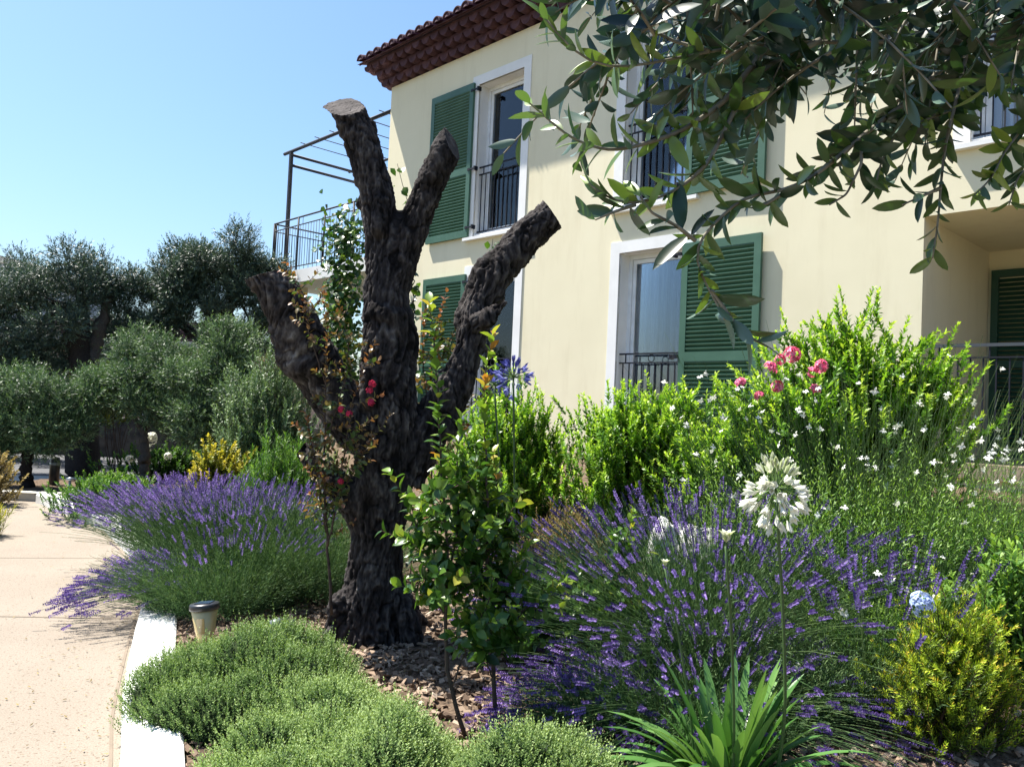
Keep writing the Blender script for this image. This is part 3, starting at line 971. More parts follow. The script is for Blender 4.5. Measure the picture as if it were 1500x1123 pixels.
def make_trunk():
    mb = MB()
    for pts, ext in (
        ([(541, 960, 0, 66), (542, 915, 0, 60), (548, 860, 0, 52), (553, 800, 0, 47), (562, 700, 0, 50), (570, 610, 0, 50), (567, 500, 0, 42), (565, 400, 0, 38), (555, 300, 0, 34), (533, 215, 0, 31), (509, 160, 0, 29)], 0.25),
        ([(568, 430, 0, 36), (592, 360, 0, 31), (614, 305, 0, 28), (642, 245, 0, 26), (662, 216, 0.02, 24)], 0.15),
        ([(585, 700, 0.05, 40), (628, 625, 0.08, 36), (664, 570, 0.12, 33), (684, 515, 0.15, 28), (694, 472, 0.17, 31), (706, 438, 0.18, 27), (731, 396, 0.2, 26), (768, 350, 0.24, 28), (806, 319, 0.26, 27)], 0.15),
        ([(690, 478, 0.1, 22), (722, 458, 0.05, 14), (742, 440, 0.04, 7)], 0.0),
        ([(560, 650, 0, 44), (512, 612, -0.04, 40), (476, 556, -0.08, 41), (446, 500, -0.10, 40), (418, 446, -0.12, 38), (393, 400, -0.13, 35)], 0.15),
        ([(548, 770, 0, 38), (500, 715, -0.05, 28), (466, 686, -0.08, 21), (440, 658, -0.1, 15)], 0.05),
        ([(545, 840, 0, 36), (512, 890, -0.06, 30), (486, 940, -0.1, 26)], 0),
        ([(548, 840, 0, 36), (586, 885, -0.06, 28), (604, 945, -0.08, 20)], 0),
        ([(553, 830, 0.1, 36), (590, 895, 0.2, 30), (620, 930, 0.3, 20)], 0),
    ):
        P, r = limb(pts, ext)
        mb.tube(P, r, 20)
    o = mb.build('trunk', M['bark'])
    md = o.modifiers.new('r', 'REMESH')
    md.mode = 'VOXEL'
    md.voxel_size = 0.0072
    sm = o.modifiers.new('s', 'SMOOTH')
    sm.iterations = 7
    dg = bpy.context.evaluated_depsgraph_get()
    me = bpy.data.meshes.new_from_object(o.evaluated_get(dg))
    old = o.data
    bpy.data.objects.remove(o)
    bpy.data.meshes.remove(old)
    nv = len(me.vertices)
    V = np.zeros(nv * 3, np.float32)
    me.vertices.foreach_get('co', V)
    V = V.reshape(-1, 3).astype(float)
    N = np.zeros(nv * 3, np.float32)
    me.vertex_normals.foreach_get('vector', N)
    N = N.reshape(-1, 3).astype(float)
    n1 = fbm(V * np.array([2.2, 2.2, 1.5]), 3, 11) - 0.5                      # lumps
    wv = V + 0.10 * (np.stack([vnoise(V * 4, 21), vnoise(V * 4, 22), vnoise(V * 4, 23)], -1) - 0.5)
    rg = 1 - np.abs(2 * vnoise(wv * np.array([19, 19, 5.0]), 31) - 1)         # long furrows
    rg2 = 1 - np.abs(2 * vnoise(wv * np.array([46, 46, 17.0]), 41) - 1)
    fine = fbm(wv * np.array([60, 60, 24.0]), 3, 51)
    gran = vnoise(V * np.array([120, 120, 70.0]), 55)
    crack = np.clip(1 - np.abs(2 * vnoise(wv * np.array([13, 13, 7.0]) + 0.7 * fbm(V * 18, 2, 33)[:, None], 35) - 1) * 5.5, 0, 1)
    h = 0.075 * n1 - 0.012 + 0.014 * (rg - 0.5) + 0.012 * (rg2 - 0.5) + 0.020 * (fine - 0.5) + 0.008 * (gran - 0.5) - 0.010 * crack
    knots = np.clip(vnoise(V * 5.5, 61) - 0.72, 0, 1) * 0.25
    V2 = V + N * (h + knots)[:, None]
    sunlit_pale = np.clip((fbm(V * 5, 3, 91) - 0.52) * 4, 0, 1) * (0.3 + 0.7 * np.clip((-0.95 - V[:, 0]) * 5, 0, 1))  # paler patches, strongest on the left limb, paint sunlight into the bark
    tint = np.clip(0.16 + 0.42 * rg * rg2 + 0.35 * (fbm(V * 6, 3, 71) - 0.4) + 0.7 * (fine - 0.5) + 0.25 * (gran - 0.5) - 0.3 * crack + 0.42 * sunlit_pale, 0, 1)
    cuts = [(at(508, 159, TY), (-0.14, -0.62, 0.77), 0.34), (at(664, 219, TY), (0.80, -0.30, 0.42), 0.2),
            (at(810, 316, TY + 0.26), (0.80, -0.05, 0.60), 0.22), (at(394, 402, TY - 0.13), (-0.30, -0.12, 0.94), 0.24), (at(440, 658, TY - 0.1), (-0.8, -0.1, 0.5), 0.1)]
    flat = np.zeros(nv, bool)
    for c, n, rad in cuts:
        n = np.array(n) / np.linalg.norm(n)
        dd = (V2 - c) @ n
        mk = (dd > 0) & (np.linalg.norm(V2 - c - dd[:, None] * n, axis=1) < rad) & (dd < 0.45)
        rough = 0.008 * (fbm(V2[mk] * 40, 2, 81) - 0.5)
        V2[mk] = V2[mk] - n * (dd[mk] - rough)[:, None]
        flat |= mk
    Fq = np.zeros(len(me.loops), np.int32)
    me.loops.foreach_get('vertex_index', Fq)
    tot = np.zeros(len(me.polygons), np.int32)
    me.polygons.foreach_get('loop_total', tot)
    Q = Fq.reshape(-1, 4) if (tot == 4).all() else None
    bpy.data.meshes.remove(me)
    fl = flat[Q].all(1)
    base = np.array([TB[0], TB[1], 0.05])
    for sel, nm, mt in ((~fl, 'trunk', M['bark']), (fl, 'cut_face', M['cutwood'])):
        q = Q[sel]
        if nm == 'trunk':
            b = MB()
            us = np.unique(q)
            rm = np.full(nv, -1)
            rm[us] = np.arange(len(us))
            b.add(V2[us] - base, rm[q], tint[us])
            b.build(nm, mt, trunk)
        else:
            for c, n, rad in cuts:
                cen = V2[q].mean(1)
                qq = q[np.linalg.norm(cen - c, axis=1) < rad * 1.3]
                if len(qq) < 4:
                    continue
                b = MB()
                us = np.unique(qq)
                rm = np.full(nv, -1)
                rm[us] = np.arange(len(us))
                b.add(V2[us] - base, rm[qq], tint[us])
                b.build(nm, mt, trunk)


make_trunk()


# ---------------------------------------------------------------- plants
def local(o_loc):
    return np.array(o_loc, float)


def plant(name, label, cat, x, y, group=None, z=None):
    z = float(soil_z(x, y)) if z is None else z
    return thing(name, label, cat, (x, y, z), 0, group)


def thyme(x, y, rx, ry, h, n, label, seed, t1=0.95):
    t = plant('thyme_cushion', label, 'thyme', x, y, 'thyme cushions beside the kerb')
    z0 = float(soil_z(x, y))
    def hf(u, v):
        rr = np.sqrt((u / rx) ** 2 + (v / ry) ** 2)
        dome = np.sqrt(np.clip(1 - rr ** 2.4, 0, 1))
        bmp = fbm(np.stack([u * 4.2 + seed, v * 4.2, u * 0], -1), 2, seed)
        return h * dome * (0.45 + 1.0 * bmp) - 0.05, rr
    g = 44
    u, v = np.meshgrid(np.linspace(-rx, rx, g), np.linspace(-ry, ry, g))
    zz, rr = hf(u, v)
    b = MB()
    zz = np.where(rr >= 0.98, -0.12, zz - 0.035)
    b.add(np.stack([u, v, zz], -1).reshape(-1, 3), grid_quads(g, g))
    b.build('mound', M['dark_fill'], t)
    u = rng.uniform(-rx, rx, n * 2)
    v = rng.uniform(-ry, ry, n * 2)
    z_, rr = hf(u, v)
    k = rr < 1.0
    u, v, z_, rr = u[k], v[k], z_[k], rr[k]
    e = 0.01
    dzx = (hf(u + e, v)[0] - hf(u - e, v)[0]) / (2 * e)
    dzy = (hf(u, v + e)[0] - hf(u, v - e)[0]) / (2 * e)
    N = nrm(np.stack([-np.clip(dzx, -1.5, 1.5), -np.clip(dzy, -1.5, 1.5), np.ones_like(u)], -1))
    B = np.stack([u, v, z_ - 0.055], -1)
    D = nrm(N * 0.8 + np.array([-0.05, 0, 0.75]) + rng.normal(0, 0.20, B.shape))
    L = rng.uniform(0.065, 0.125, len(B)) * np.where(rng.uniform(0, 1, len(B)) < 0.07, 1.45, 1.0)
    pts = arc_pts(B, D, L, 3)
    f = MB()
    shoots(f, pts, 20, 0.0155, 0.0078, ang=0.9, start=0.05, cols=1, tint0=0.0, tint1=t1, taper=0.4, wide=0.5)
    f.build('foliage', M['thyme'], t)
    return t


thyme(-1.24, 4.05, 0.56, 0.50, 0.34, 3000, 'green thyme cushion spilling over the kerb beside the brass lamp', 3, 0.78)
thyme(-0.76, 3.74, 0.40, 0.34, 0.30, 1600, 'small thyme cushion in the middle next to the bark chips', 9)
thyme(-0.60, 3.12, 0.55, 0.42, 0.33, 2900, 'pale green thyme cushion nearest the front below the kerb end', 15)
thyme(0.08, 3.02, 0.48, 0.30, 0.28, 2000, 'low thyme cushion at the front left of the strap leaves', 21)


def lavender(x, y, n, hgt, spread, label, bias=(0, 0, 0), bloom=1.0, flop=0.25, spike=0.06, base_r=0.2, leafn=500, grp='lavender bushes', seed_t=(0.1, 0.9), zmin=0.0, fs=1.0):
    t = plant('lavender_bush', label, 'lavender', x, y, grp)
    a = rng.uniform(0, 2 * math.pi, n)
    rr = np.sqrt(rng.uniform(0, 1, n))
    out = np.stack([np.cos(a), np.sin(a), a * 0], -1)
    B = out * (rr * base_r)[:, None] + np.array([0, 0, 0.02])
    tilt = rr * spread
    D = nrm(out * np.sin(tilt)[:, None] + np.array([0, 0, 1]) * np.cos(tilt)[:, None] + np.array(bias) + rng.normal(0, 0.09, (n, 3)))
    L = hgt * rng.uniform(0.72, 1.08, n) * (0.85 + 0.25 * rr)
    bend = D * np.array([1, 1, 0]) * (flop * L)[:, None] * 0.7 + np.array([0, 0, -1]) * (flop * L * (0.3 + rr))[:, None]
    pts = arc_pts(B, D, L, 6, bend)
    gz = soil_z(pts[..., 0] + x, pts[..., 1] + y) - t.location[2] + 0.02
    gz = np.where(pts[..., 0] + x < kx(pts[..., 1] + y) + 0.12, -t.location[2] + 0.02, gz)
    pts[..., 2] = np.maximum(pts[..., 2], gz)
    s = MB()
    stems(s, pts, 0.0016, 0.0010, 3, tint=rng.uniform(0.3, 1, n))
    s.build('stems', M['lav_leaf'], t)
    # flower spikes: whorls of small florets
    ok = np.where(pts[:, -1, 2] > zmin * hgt)[0]
    ok = ok[vnoise(pts[ok, -1] * 4.5 + np.array([x * 7.3, y * 3.1, 0.0]), 13) > 0.30]
    ok = ok[: int(len(ok) * bloom)]
    m = len(ok)
    e = pts[ok, -1]
    T = nrm(pts[ok, -1] - pts[ok, -2])
    k = 22
    sl = spike * rng.uniform(0.6, 1.25, m)
    u = np.linspace(-0.25, 1, k)
    P = e[:, None] + T[:, None] * (sl[:, None] * u)[:, :, None]
    A = nrm(np.cross(T, np.array([0.2, 0.3, 0.9])))
    Bv = np.cross(T, A)
    ph = np.arange(k) * 2.1 + rng.uniform(0, 6, (m, 1))
    rad = np.cos(ph)[..., None] * A[:, None] + np.sin(ph)[..., None] * Bv[:, None]
    dirs = rad * 0.9 + T[:, None] * 0.75
    tt = np.clip(rng.uniform(*seed_t, (m, 1)) + rng.normal(0, 0.2, (m, k)), 0, 1)
    fl = MB()
    leaves(fl, P.reshape(-1, 3), dirs.reshape(-1, 3), (T[:, None] - rad * 0.5 + rng.normal(0, 0.3, rad.shape)).reshape(-1, 3),
           (0.0165 * fs * rng.uniform(0.7, 1.3, m * k)), 0.0115 * fs, cols=1, tint=tt.ravel(), wide=0.6)
    fl.build('flowers', M['lav_flower'], t)
    # grey green needle foliage at the base
    nl = leafn
    a = rng.uniform(0, 2 * math.pi, nl)
    rr = np.sqrt(rng.uniform(0, 1, nl))
    out = np.stack([np.cos(a), np.sin(a), a * 0], -1)
    B = out * (rr * base_r * 1.2)[:, None]
    D = nrm(out * (rr * spread * 0.8)[:, None] + np.array([0, 0, 0.8]) + np.array(bias) * 0.5 + rng.normal(0, 0.2, (nl, 3)))
    pl = arc_pts(B, D, hgt * rng.uniform(0.45, 0.86, nl), 4)
    f = MB()
    shoots(f, pl, 22, 0.042, 0.0042, ang=0.75, start=0.15, cols=1, tint0=0.1, tint1=0.75, taper=0.3)
    f.build('foliage', M['lav_leaf'], t)
    return t


# big lavender mass left of the trunk
lavender(-2.02, 5.85, 1000, 0.62, 0.85, 'lavender bush at the kerb just behind the brass lamp', (-0.16, 0.02, 0), 0.55, 0.14, 0.05, 0.36, 2600, zmin=0.72, fs=0.7)
lavender(-2.28, 5.95, 480, 0.58, 0.55, 'lavender stems flopping far over the kerb onto the path', (-0.75, -0.22, 0.05), 1.0, 0.42, 0.07, 0.24, 60, seed_t=(0.3, 1.0), fs=1.0)
lavender(-2.22, 6.75, 1900, 0.86, 0.70, 'tall purple lavender bush in the middle of the left hand group', (-0.10, 0.06, 0), 0.62, 0.10, 0.055, 0.42, 2600, zmin=0.66, fs=0.72)
lavender(-1.45, 6.35, 1100, 0.86, 0.8, 'greener lavender bush with sparse flowers closest to the dark trunk', (0.05, 0.0, 0), 0.28, 0.12, 0.05, 0.36, 2800, seed_t=(0.0, 0.6), zmin=0.7, fs=0.7)
lavender(-2.92, 7.70, 1400, 0.84, 0.85, 'lavender bush furthest along the path with bright purple edge', (-0.16, -0.02, 0), 1.0, 0.16, 0.055, 0.40, 1200, seed_t=(0.35, 1.0), zmin=0.45, fs=0.8)
# lavenders right of the trunk
lavender(1.10, 4.60, 1700, 1.12, 0.85, 'large lavender with long leaning spikes behind the white agapanthus', (-0.22, -0.02, 0), 0.62, 0.20, 0.065, 0.36, 2600, seed_t=(0.0, 0.8), fs=0.85)
lavender(1.0, 4.0, 1100, 0.62, 1.0, 'low lavender leaning to the front between the two bud stalks', (-0.12, -0.08, 0), 0.62, 0.30, 0.06, 0.34, 1700, seed_t=(0.1, 0.9), fs=0.85)
lavender(0.46, 3.95, 520, 0.34, 1.1, 'small bright purple lavender on the bark chips right of the saplings', (-0.1, -0.15, 0), 1.0, 0.30, 0.05, 0.18, 200, seed_t=(0.45, 1.0))
lavender(1.78, 3.95, 110, 0.80, 0.70, 'sparse lavender with dark upright spikes behind the golden shrub', (-0.12, 0, 0), 1.0, 0.04, 0.085, 0.22, 160, seed_t=(0.0, 0.5))


def pts_from(poly, n):
    P = np.array(poly, float)
    s = np.concatenate([[0], np.cumsum(np.linalg.norm(np.diff(P, axis=0), axis=1))])
    u = np.linspace(0, s[-1], n)
    Q_ = np.stack([np.interp(u, s, P[:, k]) for k in range(3)], -1)
    for _ in range(3):
        Q_[1:-1] = (Q_[:-2] + 2 * Q_[1:-1] + Q_[2:]) / 4
    return Q_


def shrub(name, label, cat, x, y, rx, ry, h, ns, nl, L, W, shoot_len, mat, tint=(0.15, 0.95), up=0.8, ang=0.75, grp=None, clumps=14, zbot=0.0, rows=3, cols=2, inner=0.35, jag=0.25, z=None):
    """upright shoots filling a lumpy crown; leaves spiral round each shoot"""
    t = plant(name, label, cat, x, y, grp, z)
    # clump heads on a half ellipsoid
    a = rng.uniform(0, 2 * math.pi, clumps)
    r_ = np.sqrt(rng.uniform(0, 1, clumps))
    ch = np.stack([np.cos(a) * r_ * rx * 0.72, np.sin(a) * r_ * ry * 0.72, zbot + (h - zbot) * (np.sqrt(1 - 0.75 * r_ ** 2)) * rng.uniform(1 - jag, 1.0, clumps)], -1)
    ci = rng.integers(0, clumps, ns)
    spread = 0.30 * np.array([rx, ry, (h - zbot)])
    tip = ch[ci] + rng.normal(0, 1, (ns, 3)) * spread * np.array([0.75, 0.75, 0.4])
    low = rng.uniform(0, 1, ns) < inner                        # fill the body below the heads
    tip[low, 2] = zbot + (tip[low, 2] - zbot) * rng.uniform(0.12, 0.85, low.sum())
    tip[low, :2] *= rng.uniform(0.8, 1.25, (low.sum(), 1))
    tip[:, 2] = np.maximum(tip[:, 2], zbot + 0.06)
    out = tip * np.array([1 / rx, 1 / ry, 0])
    D = nrm(out * (1 - up) * 1.4 + np.array([0, 0, up]) + rng.normal(0, 0.16, (ns, 3)))
    sl = shoot_len * rng.uniform(0.6, 1.25, ns)
    B = tip - D * sl[:, None]
    pts = arc_pts(B, D, sl, 4)
    f = MB()
    hi = np.clip((tip[:, 2] - zbot) / max(h - zbot, 1e-3), 0, 1)
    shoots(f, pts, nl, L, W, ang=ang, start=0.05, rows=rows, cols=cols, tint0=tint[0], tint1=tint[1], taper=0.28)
    stems(f, pts[::2], 0.003, 0.0015, 3, mat=1)
    nb = max(6, clumps)
    b0 = np.stack([rng.normal(0, rx * 0.12, nb), rng.normal(0, ry * 0.12, nb), np.full(nb, -0.03)], -1)
    tg = ch[:nb] * np.array([0.8, 0.8, 0.75])
    mid = (b0 + tg) / 2 + rng.normal(0, 0.04, (nb, 3))
    stems(f, np.stack([b0, mid, tg], 1), 0.009, 0.004, 5, mat=1)
    f.build('foliage', [mat, M['stem_dark']], t)
    return t


# bright shrubs in front of the facade
P = at(1248, 700, 5.9)
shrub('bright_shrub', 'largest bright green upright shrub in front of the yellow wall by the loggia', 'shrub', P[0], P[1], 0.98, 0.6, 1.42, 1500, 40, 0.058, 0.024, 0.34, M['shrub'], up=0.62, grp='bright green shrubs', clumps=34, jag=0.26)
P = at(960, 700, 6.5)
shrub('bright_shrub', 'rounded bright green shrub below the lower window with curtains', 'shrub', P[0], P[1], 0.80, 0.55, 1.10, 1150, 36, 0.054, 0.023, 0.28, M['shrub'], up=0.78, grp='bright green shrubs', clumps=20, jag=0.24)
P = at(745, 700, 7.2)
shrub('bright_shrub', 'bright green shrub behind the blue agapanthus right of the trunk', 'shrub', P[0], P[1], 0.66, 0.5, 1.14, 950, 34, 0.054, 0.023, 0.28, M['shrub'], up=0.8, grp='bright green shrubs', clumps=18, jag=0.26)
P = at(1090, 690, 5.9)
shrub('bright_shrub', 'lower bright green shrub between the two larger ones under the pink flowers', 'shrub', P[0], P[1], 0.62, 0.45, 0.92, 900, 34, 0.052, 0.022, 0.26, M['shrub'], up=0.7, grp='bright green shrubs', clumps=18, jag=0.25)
P = at(1175, 650, 5.6)


def flower_cluster(mb, c, r, n, size, petals=5, tint=(0.2, 1.0), updir=(0, -0.3, 0.8), mat=0):
    """n open flowers of a few petals spread on a ball"""
    d = nrm(rdir(n) + np.array(updir) * 0.8)
    c = np.asarray(c) + d * r * rng.uniform(0.7, 1.0, (n, 1))
    A = nrm(np.cross(d, rdir(n)))
    Bv = np.cross(d, A)
    for k in range(petals):
        a = 2 * math.pi * k / petals
        dr = A * math.cos(a) + Bv * math.sin(a) + d * 0.35
        leaves(mb, c, dr, d, size * rng.uniform(0.8, 1.15, n), size * 0.72, rows=3, cols=2, curl=0.25, wide=0.6, tint=rng.uniform(*tint, n), mat=mat)


ol = shrub('oleander', 'oleander with pink flower heads rising against the yellow wall', 'oleander', P[0], P[1], 0.40, 0.25, 1.20, 160, 20, 0.10, 0.020, 0.4, M['shrub'], tint=(0.05, 0.55), up=0.85, clumps=9, rows=4)
for (px, py, rr, n) in ((1160, 520, 0.055, 26), (1128, 540, 0.045, 16), (1203, 537, 0.045, 18), (1143, 527, 0.035, 10), (1138, 566, 0.04, 12), (1085, 562, 0.035, 10), (1190, 545, 0.03, 8), (1112, 580, 0.025, 7), (1195, 570, 0.03, 7)):
    fm = MB()
    flower_cluster(fm, at(px, py, 5.35) - np.array(ol.location), rr, n, 0.026)
    fm.build('flower_head', M['pink'], ol)

# grey green and yellow shrubs further back on the left
P = at(395, 690, 10.0)
shrub('grey_green_shrub', 'tall grey green shrub behind the lavender left of the trunk limb', 'shrub', P[0], P[1], 0.70, 0.6, 2.15, 1500, 36, 0.06, 0.016, 0.42, M['olive_young'], up=0.75, clumps=26, tint=(0.25, 1.0), z=0.2, jag=0.45)
P = at(322, 700, 9.2)
shrub('yellow_shrub', 'small yellow leaved shrub behind the purple lavender', 'shrub', P[0], P[1], 0.48, 0.35, 0.86, 420, 26, 0.06, 0.034, 0.22, M['yellow_leaf'], up=0.7, clumps=14, tint=(0.1, 1.0), z=0.15)
P = at(430, 700, 8.2)
shrub('fine_green_shrub', 'fine dark green shrub just left of the trunk base behind the lavender', 'shrub', P[0], P[1], 0.60, 0.5, 0.95, 900, 44, 0.06, 0.009, 0.35, M['meadow'], up=0.85, clumps=14, tint=(0.1, 0.7), cols=1)
P = at(805, 770, 5.6)
shrub('dry_shrub', 'brownish dry shrub between the saplings and the purple lavender', 'shrub', P[0], P[1], 0.42, 0.3, 0.62, 700, 40, 0.026, 0.009, 0.2, M['straw'], up=0.8, clumps=12, tint=(0.0, 0.8), cols=1)
P = at(850, 725, 6.4)
shrub('dry_grass', 'tuft of straw coloured grass under the bright shrubs', 'grass tuft', P[0], P[1], 0.34, 0.3, 0.34, 180, 26, 0.06, 0.005, 0.2, M['straw'], up=0.9, clumps=10, tint=(0.2, 1.0), cols=1)
# low green plants at the far end of the path
P = onz(95, 735, 0.1)
shrub('low_green_shrub', 'low mound of light green leaves behind the far kerb', 'shrub', P[0] + 0.1, 12.1, 0.72, 0.35, 0.36, 600, 26, 0.045, 0.022, 0.14, M['meadow'], up=0.7, clumps=16, tint=(0.2, 1.0), z=0.02)
P = onz(125, 745, 0.1)
shrub('low_green_shrub', 'darker green spreading shrub where the path bends at the lavender', 'shrub', -5.0, 10.2, 0.75, 0.6, 0.48, 900, 30, 0.045, 0.016, 0.16, M['meadow'], up=0.65, clumps=18, tint=(0.0, 0.7), z=0.06)
shrub('edge_grass', 'yellowish grass tuft at the left edge of the picture beside the path', 'grass tuft', -5.72, 8.45, 0.34, 0.5, 0.42, 500, 24, 0.10, 0.010, 0.25, M['yellow_leaf'], up=0.85, clumps=10, tint=(0.0, 0.8), cols=1, z=0.0)
shrub('dry_hydrangea', 'dry tan and brown bush at the far left of the path end', 'shrub', -7.15, 11.0, 0.5, 0.4, 0.72, 420, 26, 0.05, 0.03, 0.2, M['straw'], up=0.6, clumps=16, tint=(0.3, 1.0), z=0.0)

# golden feathery shrub, front right
shrub('golden_shrub', 'golden green feathery shrub in the bottom right corner', 'shrub', 2.02, 3.66, 0.38, 0.32, 0.60, 800, 56, 0.032, 0.0066, 0.19, M['golden'], up=0.55, ang=0.95, clumps=20, tint=(0.0, 0.9), cols=1, jag=0.4)
shrub('leafy_green_plant', 'bright leafy green plant at the right edge above the golden shrub', 'plant', 2.55, 3.95, 0.40, 0.3, 0.66, 330, 18, 0.06, 0.024, 0.24, M['meadow'], up=0.7, clumps=12, tint=(0.3, 1.0))


def gaura(x, y, rx, ry, h, n, nf, label, fl=True, leafm='meadow'):
    t = plant('gaura' if fl else 'wispy_plant', label, 'gaura', x, y, 'white flowered gaura plants')
    a = rng.uniform(0, 2 * math.pi, n)
    rr = np.sqrt(rng.uniform(0, 1, n))
    out = np.stack([np.cos(a) * rr * rx, np.sin(a) * rr * ry, a * 0], -1)
    B = out * 0.75
    D = nrm(out * 0.5 + np.array([0, 0, 0.9]) + rng.normal(0, 0.13, (n, 3)))
    L = h * rng.uniform(0.4, 1.0, n)
    bend = out * 0.35 + rng.normal(0, 0.05, (n, 3))
    pts = arc_pts(B, D, L, 6, bend)
    s = MB()
    stems(s, pts, 0.0018, 0.0008, 3, tint=rng.uniform(0, 1, n))
    s.build('stems', M['stalk'], t)
    f = MB()
    low = arc_pts(B, D, L * rng.uniform(0.45, 0.75, n), 6, bend * 0.5)
    shoots(f, low, 34, 0.058, 0.0125, ang=0.85, start=0.02, rows=3, cols=2, tint0=0.05, tint1=0.95, taper=0.5)
    f.build('foliage', M[leafm], t)
    k = rng.choice(n, min(nf, n), replace=False)
    c = pts[k, -1] - (pts[k, -1] - pts[k, -2]) * rng.uniform(0, 0.8, (len(k), 1))
    for c1 in c:                                              # every flower (sometimes a pair) is a part
        m = MB()
        c2 = c1[None] + rng.normal(0, 0.012, (int(rng.integers(1, 3)), 3))
        d = nrm(rdir(len(c2)) + np.array([-0.2, -0.9, 0.4]))
        A = nrm(np.cross(d, np.array([0.1, 0.1, 1.0])))
        Bv = np.cross(d, A)
        for a_ in (0.3, 1.2, 1.95, 2.85, 4.5):
            dr = A * math.cos(a_) + Bv * math.sin(a_) + d * 0.2
            leaves(m, c2, dr, d, 0.021 * rng.uniform(0.8, 1.2, len(c2)), 0.014, rows=3, cols=2, curl=0.15, wide=0.62, tint=rng.uniform(0.5, 1, len(c2)))
        m.build('flower', M['white_petal'], t)
    return t


gaura(2.20, 4.75, 0.80, 0.45, 1.60, 520, 80, 'white flowered gaura in front of the largest bright shrub')
gaura(1.85, 5.25, 0.55, 0.40, 1.35, 420, 50, 'white flowered gaura behind the round white agapanthus')
gaura(2.95, 4.70, 0.60, 0.45, 1.15, 300, 34, 'white flowered gaura at the right edge below the loggia railing')
gaura(2.15, 4.25, 0.60, 0.35, 0.66, 480, 20, 'low gaura with narrow leaves above the pale blue flower')
gaura(1.55, 3.95, 0.32, 0.25, 0.55, 420, 4, 'pale wispy plant of arching stems right of the lavender', False, 'lav_leaf')


# agapanthus
def strap_leaves(t, n, L, W, spread=1.0, arch=0.9, tint=(0.1, 1.0), base_r=0.05):
    f = MB()
    a = rng.uniform(0, 2 * math.pi, n)
    out = np.stack([np.cos(a), np.sin(a), a * 0], -1)
    tilt = rng.uniform(0.12, 1.0, n) * spread
    D = out * np.sin(tilt)[:, None] + np.array([0, 0, 1]) * np.cos(tilt)[:, None]
    ll = L * rng.uniform(0.65, 1.12, n)
    k = 9
    tt = np.linspace(0, 1, k)
    P = (out * base_r)[:, None] + D[:, None] * (ll[:, None] * tt)[:, :, None] + (out * (0.25 * ll * tilt * arch)[:, None])[:, None] * (tt ** 2)[None, :, None] - np.array([0, 0, 1.0]) * ((ll * arch * 0.45 * tilt)[:, None] * tt ** 2.4)[:, :, None]
    T = nrm(np.gradient(P, axis=1))
    S = nrm(np.cross(T, np.broadcast_to(np.array([0, 0, 1.0]), T.shape) + out[:, None] * -0.3))
    N = np.cross(S, T)
    prof = np.clip(np.minimum(0.55 + tt * 1.2, (1 - tt) ** 0.45 * 1.35), 0.03, 1.0)
    wd = W * rng.uniform(0.8, 1.15, n)
    V = np.stack([P + S * (j * wd[:, None] / 2 * prof)[:, :, None] + N * (abs(j) * 0.18 * wd[:, None] * prof)[:, :, None] for j in (-1, 0, 1)], 2)
    m = k * 3
    Q = (grid_quads(k, 3)[None] + (np.arange(n) * m)[:, None, None]).reshape(-1, 4)
    f.add(V, Q, np.repeat(rng.uniform(*tint, n), m))
    return f.build('leaves', M['strap'], t)


def umbel(t, top, R, n, petal, mat, up=0.35, closed=0.2, L=0.034, name='flower_head', tint=(0.3, 1)):
    h = MB()
    d = nrm(rdir(n) + np.array([0, 0, up]))
    top = np.asarray(top, float)
    l = R * rng.uniform(0.5, 0.72, n)
    bend = np.array([0, 0, -1.0]) * (0.15 * R * (1 - d[:, 2]))[:, None]
    pts = arc_pts(np.repeat(top[None], n, 0), d, l, 4, bend)
    stems(h, pts, 0.0016, 0.0013, 4, tint=0.9, mat=1)
    e = pts[:, -1]
    T = nrm(pts[:, -1] - pts[:, -2])
    A = nrm(np.cross(T, np.array([0.3, 0.2, 0.9])))
    Bv = np.cross(T, A)
    op = (rng.uniform(0, 1, n) > closed) * rng.uniform(0.35, 0.75, n) + 0.06
    op = np.where(d[:, 2] > 0.75, op * 0.25, op)
    for k in range(6):
        a = 2 * math.pi * k / 6
        rad = A * math.cos(a) + Bv * math.sin(a)
        leaves(h, e, T + rad * op[:, None], rad * -1 + T * 0.3, L * rng.uniform(0.85, 1.15, n), petal, rows=4, cols=3, curl=-0.18, fold=0.15, wide=0.62, tint=np.clip(rng.uniform(*tint, n) - (d[:, 2] > 0.7) * 0.45, 0, 1))
    return h.build(name, [mat, M['stalk']], t)


aga = plant('white_agapanthus', 'agapanthus with one round white flower head and glossy strap leaves at the front', 'agapanthus', 0.93, 3.26)
AL = np.array(aga.location)
strap_leaves(aga, 135, 0.58, 0.046, 1.32, 1.0, (0.3, 1.0))
for (px0, py0, px1, py1, Y1, r) in ((1152, 1060, 1137, 735, 3.08, 0.0065), (1076, 1080, 1063, 800, 3.02, 0.0055), (1012, 1045, 974, 832, 3.25, 0.0045)):
    b, e = at(px0, py0, 3.08 if px0 != 1012 else 3.2) - AL, at(px1, py1, Y1) - AL
    b2 = np.array([b[0] * 0.75, b[1] * 0.75, 0.0])
    P = pts_from([b2, b, (b + e) / 2 + np.array([0.008, 0, 0]), e], 14)
    s = MB()
    s.tube(P, np.linspace(r * 1.15, r * 0.85, 14), 8, 0.25)
    s.build('flower_stalk', M['stalk'], aga)
umbel(aga, at(1136, 716, 3.08) - AL, 0.135, 74, 0.017, M['white_petal'], up=0.25, closed=0.1, L=0.047)
